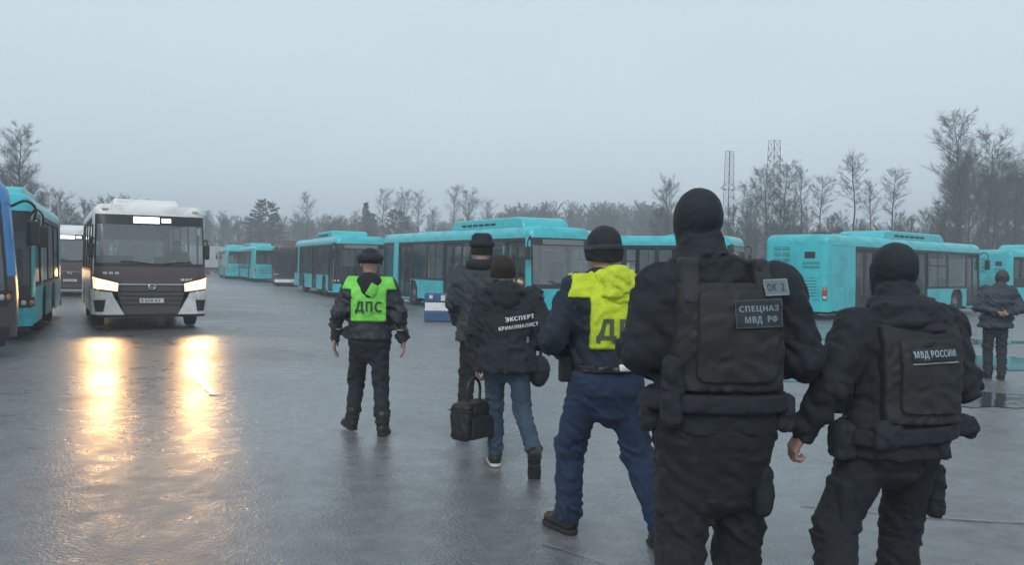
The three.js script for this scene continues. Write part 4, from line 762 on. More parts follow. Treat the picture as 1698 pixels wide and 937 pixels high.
  // ---- shoes
  for (const s of ['L', 'R']) {
    const an = J['an' + s], f = spec['foot' + s] ?? [0, 0, 0], q = new THREE.Quaternion().setFromEuler(new THREE.Euler(f[0], f[1], f[2], 'YXZ')), m = new THREE.Matrix4().compose(V(...an), q, V(0.98, 1.0, 1.0)).multiply(new THREE.Matrix4().makeTranslation(0, -0.1, -0.03));
    const up = part(spec.low ? 'shoe' : 'boot', (spec.low ? shoeGeo.low : shoeGeo.up).clone().applyMatrix4(m), MC.leather, root); part('sole', shoeGeo.sole.clone().applyMatrix4(m), spec['sole' + s] ?? MC.sole, up);
  }
  // ---- jacket
  const hem = spec.hem ?? 0.86, jb = bulk, S = [[0.80, 0.195 * jb, 0.14 * jb], [0.92, 0.192 * jb, 0.14 * jb], [1.06, 0.186 * jb, 0.132 * jb], [1.22, 0.2 * jb, 0.142 * jb], [1.34, 0.205 * jb, 0.14 * jb], [1.42, 0.17 * jb, 0.122 * jb], [1.48, 0.108, 0.1], [1.535, 0.074, 0.078]].map((s) => [s[0], s[1], s[2]]);
  if (spec.flare) { S[0][1] += spec.flare; S[1][1] += spec.flare * 0.6; S[0][2] += spec.flare * 0.6; }
  const tor = sections(S), arms = []; const ar = spec.arm ?? 1;
  for (const s of ['L', 'R']) { const el = J['el' + s], wr = J['wr' + s]; arms.push([cone(J['sh' + s], el, 0.076 * ar, 0.062 * ar), cone(el, [lerp(el[0], wr[0], 0.97), lerp(el[1], wr[1], 0.97), lerp(el[2], wr[2], 0.97)], 0.062 * ar, 0.046 * ar)]); }
  const extra = (spec.lumps ?? []).map(([c, r]) => ball(c, r));
  const smooth = (x, y, z) => { let d = tor(x, y, z); for (const a of arms) d = smin(d, smin(a[0](x, y, z), a[1](x, y, z), 0.03), 0.05); for (const e of extra) d = smin(d, e(x, y, z), 0.03); return d; };
  const amp = spec.wrinkle ?? 1, wrinkled = (x, y, z) => { let d = smooth(x, y, z); if (d < 0.06) { const side = Math.min(arms[0][1](x, y, z), arms[1][1](x, y, z)) < 0.03 ? 1.5 : 1; d -= amp * side * 0.0125 * billow(x * 8 + (spec.nseed ?? 0), y * 11 + x * 6, z * 8) - 0.002 + (spec.quilt ? 0.006 * Math.cos(y * spec.quilt) : 0); } return d; };
  const jacket = (x, y, z) => { const arm = Math.min(Math.min(arms[0][0](x, y, z), arms[0][1](x, y, z)), Math.min(arms[1][0](x, y, z), arms[1][1](x, y, z))); const cut = hem - y + 0.006 * noise(x * 9, 1, z * 9); return Math.max(wrinkled(x, y, z), Math.min(cut, arm - 0.004)); };
  const jm = part(spec.jacketName ?? 'jacket', surfaceNets(jacket, [-0.66, 0.55, -0.62], [0.66, 1.62, 0.5], cell), spec.jacket, root);
  // helpers for things worn on top
  const W = { root, J, smooth, jacket, wrinkled, cell, jm, sections };
  W.over = (name, t, region, mat, parent = root, base = smooth, lo = [-0.4, 0.7, -0.4], hi = [0.4, 1.65, 0.4], c = cell) => part(name, surfaceNets((x, y, z) => { const r = region(x, y, z); if (r > 0.1) return r; return Math.max(base(x, y, z) - t - 0.007 * billow(x * 10 + 4, y * 13, z * 10) + 0.001, r); }, lo, hi, c), mat, parent);
  W.blob = (name, sdf, lo, hi, mat, parent = root, c = cell) => part(name, surfaceNets(sdf, lo, hi, c), mat, parent);
  W.patch = (name, base, cx, cy, w, h, tilt, off, mat, parent = root, from = 0.6) => {
    const nx = 28, ny = 10, pos = [], uv = [], idx = [], cs = Math.cos(tilt), sn = Math.sin(tilt);
    for (let j = 0; j <= ny; j++) for (let i = 0; i <= nx; i++) { const u = (i / nx - 0.5) * w, v = (j / ny - 0.5) * h, x = cx + u * cs - v * sn, y = cy + u * sn + v * cs; let z = from; for (let s = 0; s < 90; s++) { const d = base(x, y, z) - off; if (d < 0.0006) break; z -= Math.max(0.0006, d * 0.6); if (z < -0.2) { z = 0; break; } } pos.push(x, y, z); uv.push(i / nx, j / ny); }
    for (let pass = 0; pass < 3; pass++) { const z = pos.filter((_, k) => k % 3 === 2); for (let j = 0; j <= ny; j++) for (let i = 0; i <= nx; i++) { const g = (a, b) => z[clamp(b, 0, ny) * (nx + 1) + clamp(a, 0, nx)]; const k = j * (nx + 1) + i; pos[3 * k + 2] = Math.max(z[k], (g(i - 1, j) + g(i + 1, j) + g(i, j - 1) + g(i, j + 1)) / 4); } }
    for (let j = 0; j < ny; j++) for (let i = 0; i < nx; i++) { const a = j * (nx + 1) + i; idx.push(a, a + 1, a + nx + 1, a + 1, a + nx + 2, a + nx + 1); }
    const g = new THREE.BufferGeometry(); g.setAttribute('position', new THREE.Float32BufferAttribute(pos, 3)); g.setAttribute('uv', new THREE.Float32BufferAttribute(uv, 2)); g.setIndex(idx); g.computeVertexNormals(); return part(name, g, mat, parent);
  };
  const hd = J.head; W.hd = hd;
  W.headCover = (name, t, region, mat, c = 0.006) => { const q = new THREE.Quaternion().setFromEuler(new THREE.Euler(...(spec.headTurn ?? [0, 0, 0]))); const g = surfaceNets((x, y, z) => { const r = region(x, y, z); return r > 0.06 ? r : smin(1, Math.max((spec.masked ? headBare : headSdf)(x, y, z) - t - 0.0022 * ridge(x * 22, y * 26, z * 22), r), 0.001); }, [-0.17, -0.2, -0.19], [0.17, 0.2, 0.19], c); g.applyMatrix4(new THREE.Matrix4().compose(V(...hd), q, V(1, 1, 1))); return part(name, g, mat, root); };
  return W;
}
function letters(lines, o = {}) { // print cut out of a cloth sheet: alpha holds the letters
  return canvasTex(o.w ?? 512, o.h ?? 128, (x, w, h) => {
    x.fillStyle = o.bg ?? '#000'; x.fillRect(0, 0, w, h); x.fillStyle = o.fg ?? '#fff'; x.textAlign = 'center'; x.textBaseline = 'middle';
    for (const [t, cx, cy, size, width] of lines) { x.save(); x.translate(cx * w, cy * h); x.font = 'bold ' + size + 'px sans-serif'; const m = x.measureText(t).width; if (width) x.scale(width * w / m, 1); x.fillText(t, 0, 0); x.restore(); }
    if (o.frame) { x.strokeStyle = o.frame; x.lineWidth = o.line ?? 6; x.strokeRect(4, 4, w - 8, h - 8); }
  });
}
const alphaPrint = (t, r, g, b) => { t.colorSpace = THREE.NoColorSpace; return new THREE.MeshStandardMaterial({ color: rgb(r, g, b), alphaMap: t, transparent: true, alphaTest: 0.5, roughness: 0.7 }); };
const dps = letters([['\u0414\u041f\u0421', 0.5, 0.55, 150, 0.94]], { w: 512, h: 160 });

const hoodLump = (c, r, k = 0.03) => { const a = ball(c, r); return (x, y, z) => a(x, y, z) - 0.006 * ridge(x * 12, y * 12, z * 12); };

// 1: officer in the green vest
{
  const W = figure({ label: 'officer in a bright green vest and fur cap, walking left of the group', at: [-1.335, 8.05], turn: 0.05, H: 1.73, nseed: 1, jacket: MC.jacket1, trousers: MC.black2, bulk: 1.12, arm: 1.12, hem: 0.90, baggy: 1.02, crotch: 0.72, wrinkle: 1.2,
    j: { elL: [-0.29, 1.15, 0.05], wrL: [-0.325, 0.905, 0.0], elR: [0.285, 1.15, 0.04], wrR: [0.315, 0.90, -0.01], knL: [-0.13, 0.5, -0.12], anL: [-0.165, 0.115, -0.10], knR: [0.11, 0.49, 0.0], anR: [0.145, 0.10, 0.10], head: [-0.005, 1.625, -0.01] }, footL: [0.1, 0.5, 0], footR: [-0.05, -0.1, 0] });
  W.over('vest', 0.016, (x, y, z) => Math.max(Math.min(Math.max(Math.abs(x) - 0.165, y - 1.45), Math.max(Math.abs(x) - 0.262 + (y - 1.37) * 0.4, 1.375 - y)), 1.075 - y, y - 1.5), MC.green);
  W.blob('hood', (x, y, z) => smin(ball([0, 1.455, 0.11], [0.115, 0.085, 0.07])(x, y, z), ball([0, 1.37, 0.155], [0.07, 0.075, 0.035])(x, y, z), 0.04) - 0.004 * ridge(x * 14, y * 14, z * 14), [-0.2, 1.2, -0.05], [0.2, 1.6, 0.3], MC.black);
  W.patch('hood_lining', (x, y, z) => Math.min(ball([0, 1.37, 0.155], [0.07, 0.075, 0.035])(x, y, z), W.smooth(x, y, z)), 0.042, 1.372, 0.085, 0.12, -0.5, 0.016, MC.green);
  W.patch('vest_lettering', (x, y, z) => W.smooth(x, y, z) - 0.016 - 0.007 * billow(x * 10 + 4, y * 13, z * 10), 0.005, 1.225, 0.27, 0.145, 0, -0.0, alphaPrint(dps, 0.02, 0.05, 0.03)).position.z = 0.008;
  W.headCover('fur_cap', 0.02, (x, y, z) => Math.max(-0.005 - y + z * 0.25, -1), MC.black); // crown
  W.blob('cap_flaps', (x, y, z) => Math.max(ball([W.hd[0], W.hd[1] + 0.05, W.hd[2] + 0.012], [0.128, 0.068, 0.138])(x, y, z), -1) - 0.004 * noise(x * 60, y * 60, z * 60), [-0.2, 1.5, -0.2], [0.2, 1.8, 0.2], cloth(0.018, 0.022, 0.03), W.root, 0.008);
  for (const [s, el, wr] of [['L', W.J.elL, W.J.wrL], ['R', W.J.elR, W.J.wrR]]) { const c = [0.55, 0.62].map((t) => wr.map((v, i) => lerp(el[i], v, t))); W.blob('reflective_cuff', (x, y, z) => { const d = [c[1][0] - c[0][0], c[1][1] - c[0][1], c[1][2] - c[0][2]], l = Math.hypot(...d), t = ((x - c[0][0]) * d[0] + (y - c[0][1]) * d[1] + (z - c[0][2]) * d[2]) / l; return Math.max(cone(el, wr, 0.073, 0.058)(x, y, z), Math.abs(t - l / 2) - l / 2); }, [Math.min(c[0][0], c[1][0]) - 0.1, 0.88, -0.12], [Math.max(c[0][0], c[1][0]) + 0.1, 1.2, 0.15], MC.reflect, W.root, 0.01); }
}
// 2: tall man in the dark coat, mostly behind the next one
{
  const W = figure({ label: 'man in a dark green-grey coat and fur cap, half hidden behind the man in jeans', at: [-0.30, 8.35], turn: -0.1, H: 1.88, nseed: 5, jacket: cloth(0.05, 0.064, 0.075), trousers: MC.black, bulk: 1.1, arm: 1.15, hem: 0.80, flare: 0.02,
    j: { elL: [-0.25, 1.16, 0.06], wrL: [-0.24, 0.96, -0.16], wrR: [0.26, 0.92, -0.1], knL: [-0.12, 0.5, -0.05], anL: [-0.14, 0.10, 0.02], knR: [0.1, 0.5, -0.1], anR: [0.11, 0.12, -0.16] } });
  W.blob('fur_collar', (x, y, z) => { const r = Math.hypot(x, (z - 0.01) * 1.05) - 0.1; return Math.hypot(r, (y - 1.5) * 0.9) - 0.045 - 0.006 * noise(x * 60, y * 60, z * 60); }, [-0.2, 1.4, -0.2], [0.2, 1.6, 0.2], MC.black, W.root, 0.009);
  W.blob('fur_cap', (x, y, z) => smin(rbox([W.hd[0], W.hd[1] + 0.09, W.hd[2] + 0.01], [0.09, 0.065, 0.1], 0.05)(x, y, z), ball([W.hd[0], W.hd[1] + 0.055, W.hd[2] + 0.012], [0.118, 0.055, 0.128])(x, y, z), 0.02) - 0.005 * noise(x * 55, y * 55, z * 55), [-0.2, 1.5, -0.2], [0.2, 1.86, 0.2], MC.black2, W.root, 0.008);
  W.headCover('hair', 0.006, (x, y, z) => Math.max(-0.045 - y, -z - 0.0), MC.hair);
}
// 3: man in jeans carrying the case
{
  const W = figure({ label: 'man in a black lettered jacket and blue jeans, carrying the case', at: [-0.03, 6.7], turn: 0.06, H: 1.70, nseed: 9, jacket: MC.black2, trousers: MC.jeans, bulk: 1.2, arm: 1.2, hem: 0.80, flare: 0.02, baggy: 0.96, crotch: 0.76, cuff: 0.066, low: true, soleL: MC.soleW, handL: 'grip', wrinkle: 1.3,
    j: { pelvis: [-0.01, 0.95, 0], chest: [0.0, 1.28, -0.03], neck: [-0.03, 1.46, -0.06], head: [-0.04, 1.605, -0.085], shL: [-0.2, 1.395, -0.03], shR: [0.195, 1.405, -0.03], elL: [-0.27, 1.10, -0.02], wrL: [-0.245, 0.845, -0.04], elR: [0.315, 1.10, 0.06], wrR: [0.2, 0.98, -0.16], knL: [-0.085, 0.5, -0.1], anL: [-0.075, 0.10, -0.12], knR: [0.125, 0.50, 0.04], anR: [0.215, 0.20, 0.30], hipR: [0.1, 0.9, 0.0] }, footL: [0, 0.1, 0], footR: [-1.15, -0.15, 0] });
  W.headCover('hair', 0.011, (x, y, z) => Math.max(-0.055 - y, -z - 0.02 - Math.max(0, y) * 0.9), MC.hair);
  W.blob('hood', (x, y, z) => smin(ball([-0.03, 1.45, 0.06], [0.15, 0.075, 0.075])(x, y, z), ball([-0.02, 1.38, 0.10], [0.115, 0.08, 0.05])(x, y, z), 0.05) - 0.012 * billow(x * 12, y * 12, z * 12), [-0.25, 1.2, -0.12], [0.25, 1.6, 0.25], MC.black);
  const t = letters([['\u042d\u041a\u0421\u041f\u0415\u0420\u0422', 0.56, 0.26, 92, 0.72], ['\u041a\u0420\u0418\u041c\u0418\u041d\u0410\u041b\u0418\u0421\u0422', 0.5, 0.76, 80, 0.98]], { w: 1024, h: 256 });
  W.patch('back_lettering', W.wrinkled, 0.075, 1.205, 0.33, 0.13, 0.14, 0.006, alphaPrint(t, 0.62, 0.66, 0.68));
  W.patch('label_tab', W.wrinkled, 0.16, 1.065, 0.022, 0.05, 0, 0.006, MC.reflect);
  // pouch on the right hip, its strap over the shoulder
  const b = new THREE.Group(); add(b, 'shoulder_bag', 'small black bag hanging at the right hip of the man in jeans', 'bag'); b.position.copy(W.root.position); b.rotation.copy(W.root.rotation); b.scale.copy(W.root.scale);
  part('pouch', surfaceNets((x, y, z) => ball([0.262, 0.80, 0.0], [0.085, 0.125, 0.075])(x, y, z) - 0.005 * ridge(x * 14, y * 14, z * 14), [0.15, 0.63, -0.12], [0.38, 0.96, 0.12], 0.01), cloth(0.016, 0.017, 0.02, 0.7), b);
  part('flap', surfaceNets((x, y, z) => Math.max(ball([0.265, 0.80, 0.004], [0.092, 0.132, 0.083])(x, y, z), 0.80 - y), [0.15, 0.75, -0.12], [0.38, 0.96, 0.12], 0.01), MC.black2, b);
  part('carry_strap', tube([[0.27, 0.92, 0.0], [0.28, 1.0, 0.03], [0.27, 1.03, -0.06]], 0.012, 6, 8), MC.strap, b);
  // hard case in the left hand
  const c = new THREE.Group(); add(c, 'carrying_case', 'black soft case held in the left hand of the man in jeans', 'case'); c.position.set(-0.285, 0.0, -6.72); c.rotation.y = 0.95;
  const cb = part('case_body', surfaceNets((x, y, z) => rbox([0, 0.385, 0], [0.19, 0.145, 0.095], 0.04)(x, y, z) - 0.008 * billow(x * 11, y * 11, z * 11), [-0.24, 0.2, -0.14], [0.24, 0.56, 0.14], 0.01), cloth(0.013, 0.014, 0.016, 0.6), c); part('lid_seam', box(0.385, 0.010, 0.198, 0, 0.475, 0, 0.004), MC.strap, cb); part('front_pocket', box(0.3, 0.17, 0.03, 0, 0.34, 0.108, 0.014), MC.black, cb);
  part('handle', tube([[-0.075, 0.53, 0], [-0.07, 0.66, 0], [0, 0.715, 0], [0.07, 0.66, 0], [0.075, 0.53, 0]], 0.012, 7, 20), MC.leather, c); for (const s of [-1, 1]) part('latch', box(0.03, 0.04, 0.012, s * 0.12, 0.48, 0.105, 0.004), MC.strap, c);
}
// 4: officer in the yellow vest
{
  const W = figure({ label: 'officer in a yellow vest with a hood and navy trousers, beside the tallest man', at: [0.565, 5.02], turn: 0.22, H: 1.83, nseed: 13, jacket: MC.navy, trousers: MC.navyTrouser, bulk: 1.12, arm: 1.18, hem: 0.985, baggy: 1.12, crotch: 0.68, cuff: 0.07, wrinkle: 1.1, cell: 0.011,
    j: { pelvis: [0.01, 0.95, 0], chest: [0.0, 1.28, -0.01], neck: [-0.01, 1.465, -0.02], head: [-0.02, 1.625, -0.035], elL: [-0.33, 1.14, 0.04], wrL: [-0.2, 1.03, -0.2], elR: [0.32, 1.14, 0.04], wrR: [0.2, 1.02, -0.2], hipL: [-0.1, 0.9, 0], knL: [-0.165, 0.5, -0.13], anL: [-0.165, 0.10, -0.14], knR: [0.18, 0.49, 0.03], anR: [0.255, 0.11, 0.26] }, footL: [0, 0.35, 0], footR: [-0.15, -0.1, 0], headTurn: [0, 0.1, 0] });
  const v = W.over('vest', 0.016, (x, y, z) => Math.max(Math.min(Math.max(Math.abs(x - 0.045) - 0.185, y - 1.45), Math.max(Math.abs(x) - 0.26 + (y - 1.37) * 0.3, 1.365 - y)), 1.085 - y, y - 1.5), MC.yellow);
  W.patch('vest_lettering', (x, y, z) => W.smooth(x, y, z) - 0.016 - 0.007 * billow(x * 10 + 4, y * 13, z * 10), 0.045, 1.205, 0.345, 0.165, 0, 0, alphaPrint(dps, 0.06, 0.09, 0.06)).position.z = 0.008;
  W.blob('hood', (x, y, z) => smin(smin(ball([0.02, 1.475, 0.09], [0.118, 0.07, 0.062])(x, y, z), ball([0.025, 1.40, 0.135], [0.1, 0.085, 0.045])(x, y, z), 0.04), ball([0, 1.48, 0.0], [0.12, 0.05, 0.1])(x, y, z), 0.03) - 0.013 * billow(x * 11, y * 15, z * 11), [-0.22, 1.2, -0.15], [0.24, 1.62, 0.28], MC.yellow, W.root, 0.01);
  W.headCover('knit_cap', 0.018, (x, y, z) => Math.max(-0.055 - y + z * -0.1, -1), MC.black2, 0.005);
  W.headCover('cap_band', 0.024, (x, y, z) => Math.max(Math.abs(y - 0.012 - z * 0.1) - 0.014, -1), cloth(0.05, 0.06, 0.075), 0.005);
  W.over('white_belt', 0.024, (x, y, z) => Math.max(Math.abs(y - 0.985) - 0.022, -x + 0.02, -z - 0.05), MC.belt, W.root, W.sections([[0.9, 0.192, 0.142], [1.1, 0.192, 0.142]]), [-0.3, 0.9, -0.3], [0.4, 1.1, 0.4], 0.01);
  W.over('belt', 0.018, (x, y, z) => Math.abs(y - 0.975) - 0.02, MC.leather, W.root, W.sections([[0.9, 0.19, 0.14], [1.1, 0.19, 0.14]]), [-0.3, 0.9, -0.3], [0.4, 1.1, 0.4], 0.01);
  W.blob('radio', rbox([-0.235, 0.96, -0.02], [0.035, 0.07, 0.03], 0.012), [-0.3, 0.86, -0.08], [-0.17, 1.06, 0.05], MC.black, W.root, 0.008);
}
// gear shared by the two men in black
const patchMat = (t) => new THREE.MeshStandardMaterial({ map: t, roughness: 0.75 });
// 5: tallest man, plate vest
{
  const W = figure({ label: 'tallest man in black balaclava and plate vest, back to camera, nearest centre', at: [0.845, 3.52], turn: 0.02, H: 1.925, masked: true, nseed: 17, jacket: MC.black, trousers: cloth(0.010, 0.014, 0.019), bulk: 1.2, arm: 1.3, hem: 0.86, baggy: 1.24, crotch: 0.57, cuff: 0.075, wrinkle: 0.8, cell: 0.01,
    j: { pelvis: [0.0, 0.95, 0], chest: [-0.005, 1.28, 0.0], neck: [-0.05, 1.47, -0.01], head: [-0.07, 1.625, -0.03], shL: [-0.21, 1.385, 0.0], shR: [0.225, 1.40, 0.0], elL: [-0.285, 1.15, 0.02], wrL: [-0.15, 1.08, -0.26], elR: [0.325, 1.135, 0.02], wrR: [0.15, 1.06, -0.26], hipL: [-0.1, 0.9, 0], hipR: [0.1, 0.9, 0], knL: [-0.12, 0.49, 0.02], anL: [-0.15, 0.10, 0.12], knR: [0.125, 0.5, -0.08], anR: [0.13, 0.1, -0.14] }, lumps: [[[-0.03, 1.46, 0.02], [0.16, 0.07, 0.11]]] });
  W.headCover('balaclava', 0.010, (x, y, z) => Math.max(Math.max(0.03 - Math.hypot(x * 0.5, (y - 0.005) * 1.3, 0) - (z > -0.05 ? 1 : 0), -1), -0.17 - y), MC.black2, 0.005);
  W.blob('neck_gaiter', (x, y, z) => cone([-0.068, 1.585, -0.012], [-0.052, 1.475, 0.008], 0.079, 0.105)(x, y, z) - 0.006 * billow(x * 12, y * 20, z * 12), [-0.24, 1.35, -0.18], [0.12, 1.68, 0.18], MC.black2, W.root, 0.007);
  W.blob('collar', (x, y, z) => { const r = Math.hypot(x + 0.055, z * 1.0) - 0.088; return Math.hypot(r, (y - 1.475 - 0.15 * (x + 0.05) * 0) * 0.75) - 0.036 - 0.01 * billow(x * 13, y * 20, z * 13); }, [-0.25, 1.38, -0.2], [0.15, 1.58, 0.2], MC.black2, W.root, 0.008);
  const vest = (x, y, z) => Math.max(Math.abs(x - 0.01) - 0.19 - 0.02 * sstep(1.3, 1.1, y), 1.02 - y, y - 1.41);
  const v = W.over('plate_vest', 0.032, vest, cloth(0.018, 0.023, 0.026, 0.75));
  const vs = (x, y, z) => W.smooth(x, y, z) - 0.032;
  W.over('back_plate', 0.052, (x, y, z) => Math.max(rbox([0.03, 1.22, 0.2], [0.145, 0.165, 0.4], 0.03)(x, y, z), -z), cloth(0.021, 0.026, 0.03, 0.75), v);
  for (const s of [-1, 1]) W.over('shoulder_strap', 0.036, (x, y, z) => Math.max(Math.abs(x - 0.0 - s * 0.135) - 0.034, 1.33 - y, y - 1.5), MC.strap, v);
  const bs = (x, y, z) => W.smooth(x, y, z) - 0.055 - 0.007 * billow(x * 10 + 4, y * 13, z * 10);
  W.patch('name_patch', bs, 0.095, 1.305, 0.175, 0.098, 0.045, 0.004, patchMat(letters([['\u0421\u041f\u0415\u0426\u041d\u0410\u0417', 0.5, 0.32, 74, 0.86], ['\u041c\u0412\u0414', 0.36, 0.71, 82, 0.38], ['\u0420\u0424', 0.77, 0.71, 82, 0.24]], { w: 512, h: 256, bg: '#232c33', fg: '#74828d', frame: '#46525b', line: 8 })), v);
  W.patch('small_patch', bs, 0.165, 1.398, 0.092, 0.058, 0.05, 0.006, patchMat(letters([['\u041e\u041a', 0.32, 0.52, 100, 0.4], ['2', 0.76, 0.52, 100, 0.16]], { w: 256, h: 160, bg: '#5f6c74', fg: '#242c32', frame: '#7d8990', line: 14 })), v);
  const beltBase = W.sections([[0.85, 0.235, 0.178], [1.1, 0.235, 0.17]]);
  const belt = W.over('duty_belt', 0.022, (x, y, z) => Math.abs(y - 0.975) - 0.034, MC.black, W.root, beltBase, [-0.35, 0.88, -0.32], [0.35, 1.08, 0.32], 0.01);
  for (const [x, y, z, a, b, c, n] of [[0.245, 0.93, 0.04, 0.04, 0.07, 0.05, 'pouch'], [-0.19, 1.02, 0.155, 0.042, 0.13, 0.03, 'holster'], [-0.245, 0.93, 0.0, 0.035, 0.08, 0.05, 'pouch']]) W.blob(n, (X, Y, Z) => rbox([x, y, z], [a, b, c], 0.03)(X, Y, Z) - 0.009 * billow(X * 16 + 2, Y * 16, Z * 16), [x - a - 0.03, y - b - 0.03, z - c - 0.03], [x + a + 0.03, y + b + 0.03, z + c + 0.03], MC.black2, W.root, 0.008);
  for (const s of [-1, 1]) W.blob('cargo_pocket', (x, y, z) => rbox([s * 0.178, 0.64, 0.0], [0.035, 0.1, 0.085], 0.03)(x, y, z) - 0.008 * billow(x * 14, y * 14, z * 14), [s * 0.178 - 0.08, 0.48, -0.13], [s * 0.178 + 0.08, 0.8, 0.13], MC.black, W.root, 0.01);
}
// 6: man at the right
{
  const W = figure({ label: 'man in black with a wide hood striding at right, left hand swinging low', at: [1.665, 3.66], turn: 0.12, H: 1.735, masked: true, nseed: 23, jacket: MC.black, trousers: cloth(0.010, 0.014, 0.019), bulk: 1.2, arm: 1.3, hem: 0.84, baggy: 1.17, crotch: 0.74, cuff: 0.078, wrinkle: 0.85, cell: 0.01, handL: 'grip',
    j: { pelvis: [-0.02, 0.95, 0.02], chest: [0.02, 1.27, -0.01], neck: [0.005, 1.455, -0.04], head: [0.01, 1.61, -0.07], shL: [-0.2, 1.375, 0.0], shR: [0.215, 1.385, -0.02], elL: [-0.335, 1.13, 0.06], wrL: [-0.425, 0.93, 0.0], elR: [0.27, 1.14, 0.03], wrR: [0.17, 1.05, -0.22], hipL: [-0.11, 0.9, 0.02], hipR: [0.09, 0.9, 0.0], knL: [-0.28, 0.54, 0.02], anL: [-0.40, 0.25, 0.28], knR: [0.105, 0.5, -0.12], anR: [0.11, 0.1, -0.16] }, footL: [-0.75, 0.5, 0], footR: [0, -0.1, 0] });
  W.headCover('balaclava', 0.012, (x, y, z) => Math.max(Math.max(0.03 - Math.hypot(x * 0.5, (y - 0.005) * 1.3, 0) - (z > -0.05 ? 1 : 0), -1), -0.17 - y), MC.black2, 0.005);
  W.blob('neck_gaiter', (x, y, z) => cone([0.01, 1.57, -0.05], [0.0, 1.46, -0.02], 0.079, 0.105)(x, y, z) - 0.006 * billow(x * 12, y * 20, z * 12), [-0.18, 1.33, -0.2], [0.18, 1.66, 0.14], MC.black2, W.root, 0.007);
  W.blob('hood', (x, y, z) => smin(smin(ball([0.01, 1.445, 0.05], [0.165, 0.085, 0.095])(x, y, z), ball([0.02, 1.385, 0.10], [0.155, 0.08, 0.07])(x, y, z), 0.06), ball([0, 1.47, -0.04], [0.13, 0.05, 0.1])(x, y, z), 0.04) - 0.016 * billow(x * 9, y * 13, z * 9), [-0.28, 1.2, -0.2], [0.28, 1.62, 0.28], MC.black2, W.root, 0.01);
  const v = W.over('plate_vest', 0.034, (x, y, z) => Math.max(Math.abs(x - 0.015) - 0.175, 0.99 - y, y - 1.40), cloth(0.018, 0.022, 0.026, 0.75));
  W.over('back_plate', 0.052, (x, y, z) => Math.max(rbox([0.03, 1.19, 0.2], [0.135, 0.155, 0.4], 0.03)(x, y, z), -z), cloth(0.021, 0.026, 0.03, 0.75), v);
  const bs = (x, y, z) => W.smooth(x, y, z) - 0.055 - 0.007 * billow(x * 10 + 4, y * 13, z * 10);
  W.patch('name_patch', bs, 0.03, 1.285, 0.2, 0.055, 0.06, 0.004, patchMat(letters([['\u041c\u0412\u0414 \u0420\u041e\u0421\u0421\u0418\u0418', 0.5, 0.46, 96, 0.96]], { w: 512, h: 140, bg: '#1d262d', fg: '#8d9aa4' })), v);
  W.patch('patch_piping', bs, 0.03, 1.25, 0.2, 0.006, 0.06, 0.005, MC.reflect, v);
  const beltBase = W.sections([[0.8, 0.225, 0.172], [1.1, 0.225, 0.165]]);
  W.over('duty_belt', 0.024, (x, y, z) => Math.abs(y - 0.945 - x * 0.08) - 0.034, MC.black, W.root, beltBase, [-0.35, 0.85, -0.32], [0.35, 1.06, 0.34], 0.01);
  for (const [x, y, z, a, b, c, n] of [[0.265, 0.965, 0.05, 0.06, 0.045, 0.055, 'pouch'], [-0.15, 0.94, 0.175, 0.06, 0.055, 0.038, 'pouch'], [0.215, 0.66, -0.06, 0.04, 0.12, 0.06, 'leg_holster'], [-0.27, 0.9, 0.05, 0.05, 0.08, 0.06, 'pouch']]) W.blob(n, (X, Y, Z) => rbox([x, y, z], [a, b, c], 0.032)(X, Y, Z) - 0.010 * billow(X * 16, Y * 16, Z * 16), [x - a - 0.03, y - b - 0.03, z - c - 0.03], [x + a + 0.03, y + b + 0.03, z + c + 0.03], MC.black2, W.root, 0.008);
  W.blob('cargo_pocket', (x, y, z) => rbox([-0.27, 0.64, 0.04], [0.035, 0.1, 0.08], 0.025)(x, y, z) - 0.004 * ridge(x * 12, y * 12, z * 12), [-0.35, 0.5, -0.1], [-0.19, 0.78, 0.18], MC.black, W.root, 0.01);
}
// 7: older man far right, hands clasped behind
{
  const W = figure({ label: 'man in a dark puffer jacket with hands clasped behind, alone at far right', at: [7.5, 13.2], turn: -0.12, H: 1.71, nseed: 29, jacket: MC.puffer, trousers: cloth(0.02, 0.032, 0.045), bulk: 1.22, arm: 1.25, hem: 0.80, flare: 0.02, crotch: 0.72, low: true, quilt: 52, handL: 'grip', handR: 'grip',
    j: { chest: [0.03, 1.28, 0.0], neck: [0.07, 1.45, -0.05], head: [0.11, 1.585, -0.09], shL: [-0.16, 1.39, -0.02], shR: [0.22, 1.375, -0.02], elL: [-0.31, 1.13, 0.09], wrL: [-0.09, 1.06, 0.215], elR: [0.33, 1.12, 0.09], wrR: [0.08, 1.04, 0.235], knL: [-0.09, 0.5, -0.06], anL: [-0.08, 0.1, -0.04], knR: [0.09, 0.5, 0.0], anR: [0.07, 0.1, 0.08] }, headTurn: [0.1, -0.3, 0], footL: [0, 0.2, 0], footR: [0, -0.25, 0] });
  W.headCover('cap', 0.014, (x, y, z) => Math.max(0.012 - y + z * 0.05, -1), cloth(0.07, 0.075, 0.08));
  W.headCover('hair', 0.006, (x, y, z) => Math.max(-0.05 - y, -z + 0.01), MC.hairGrey);
}

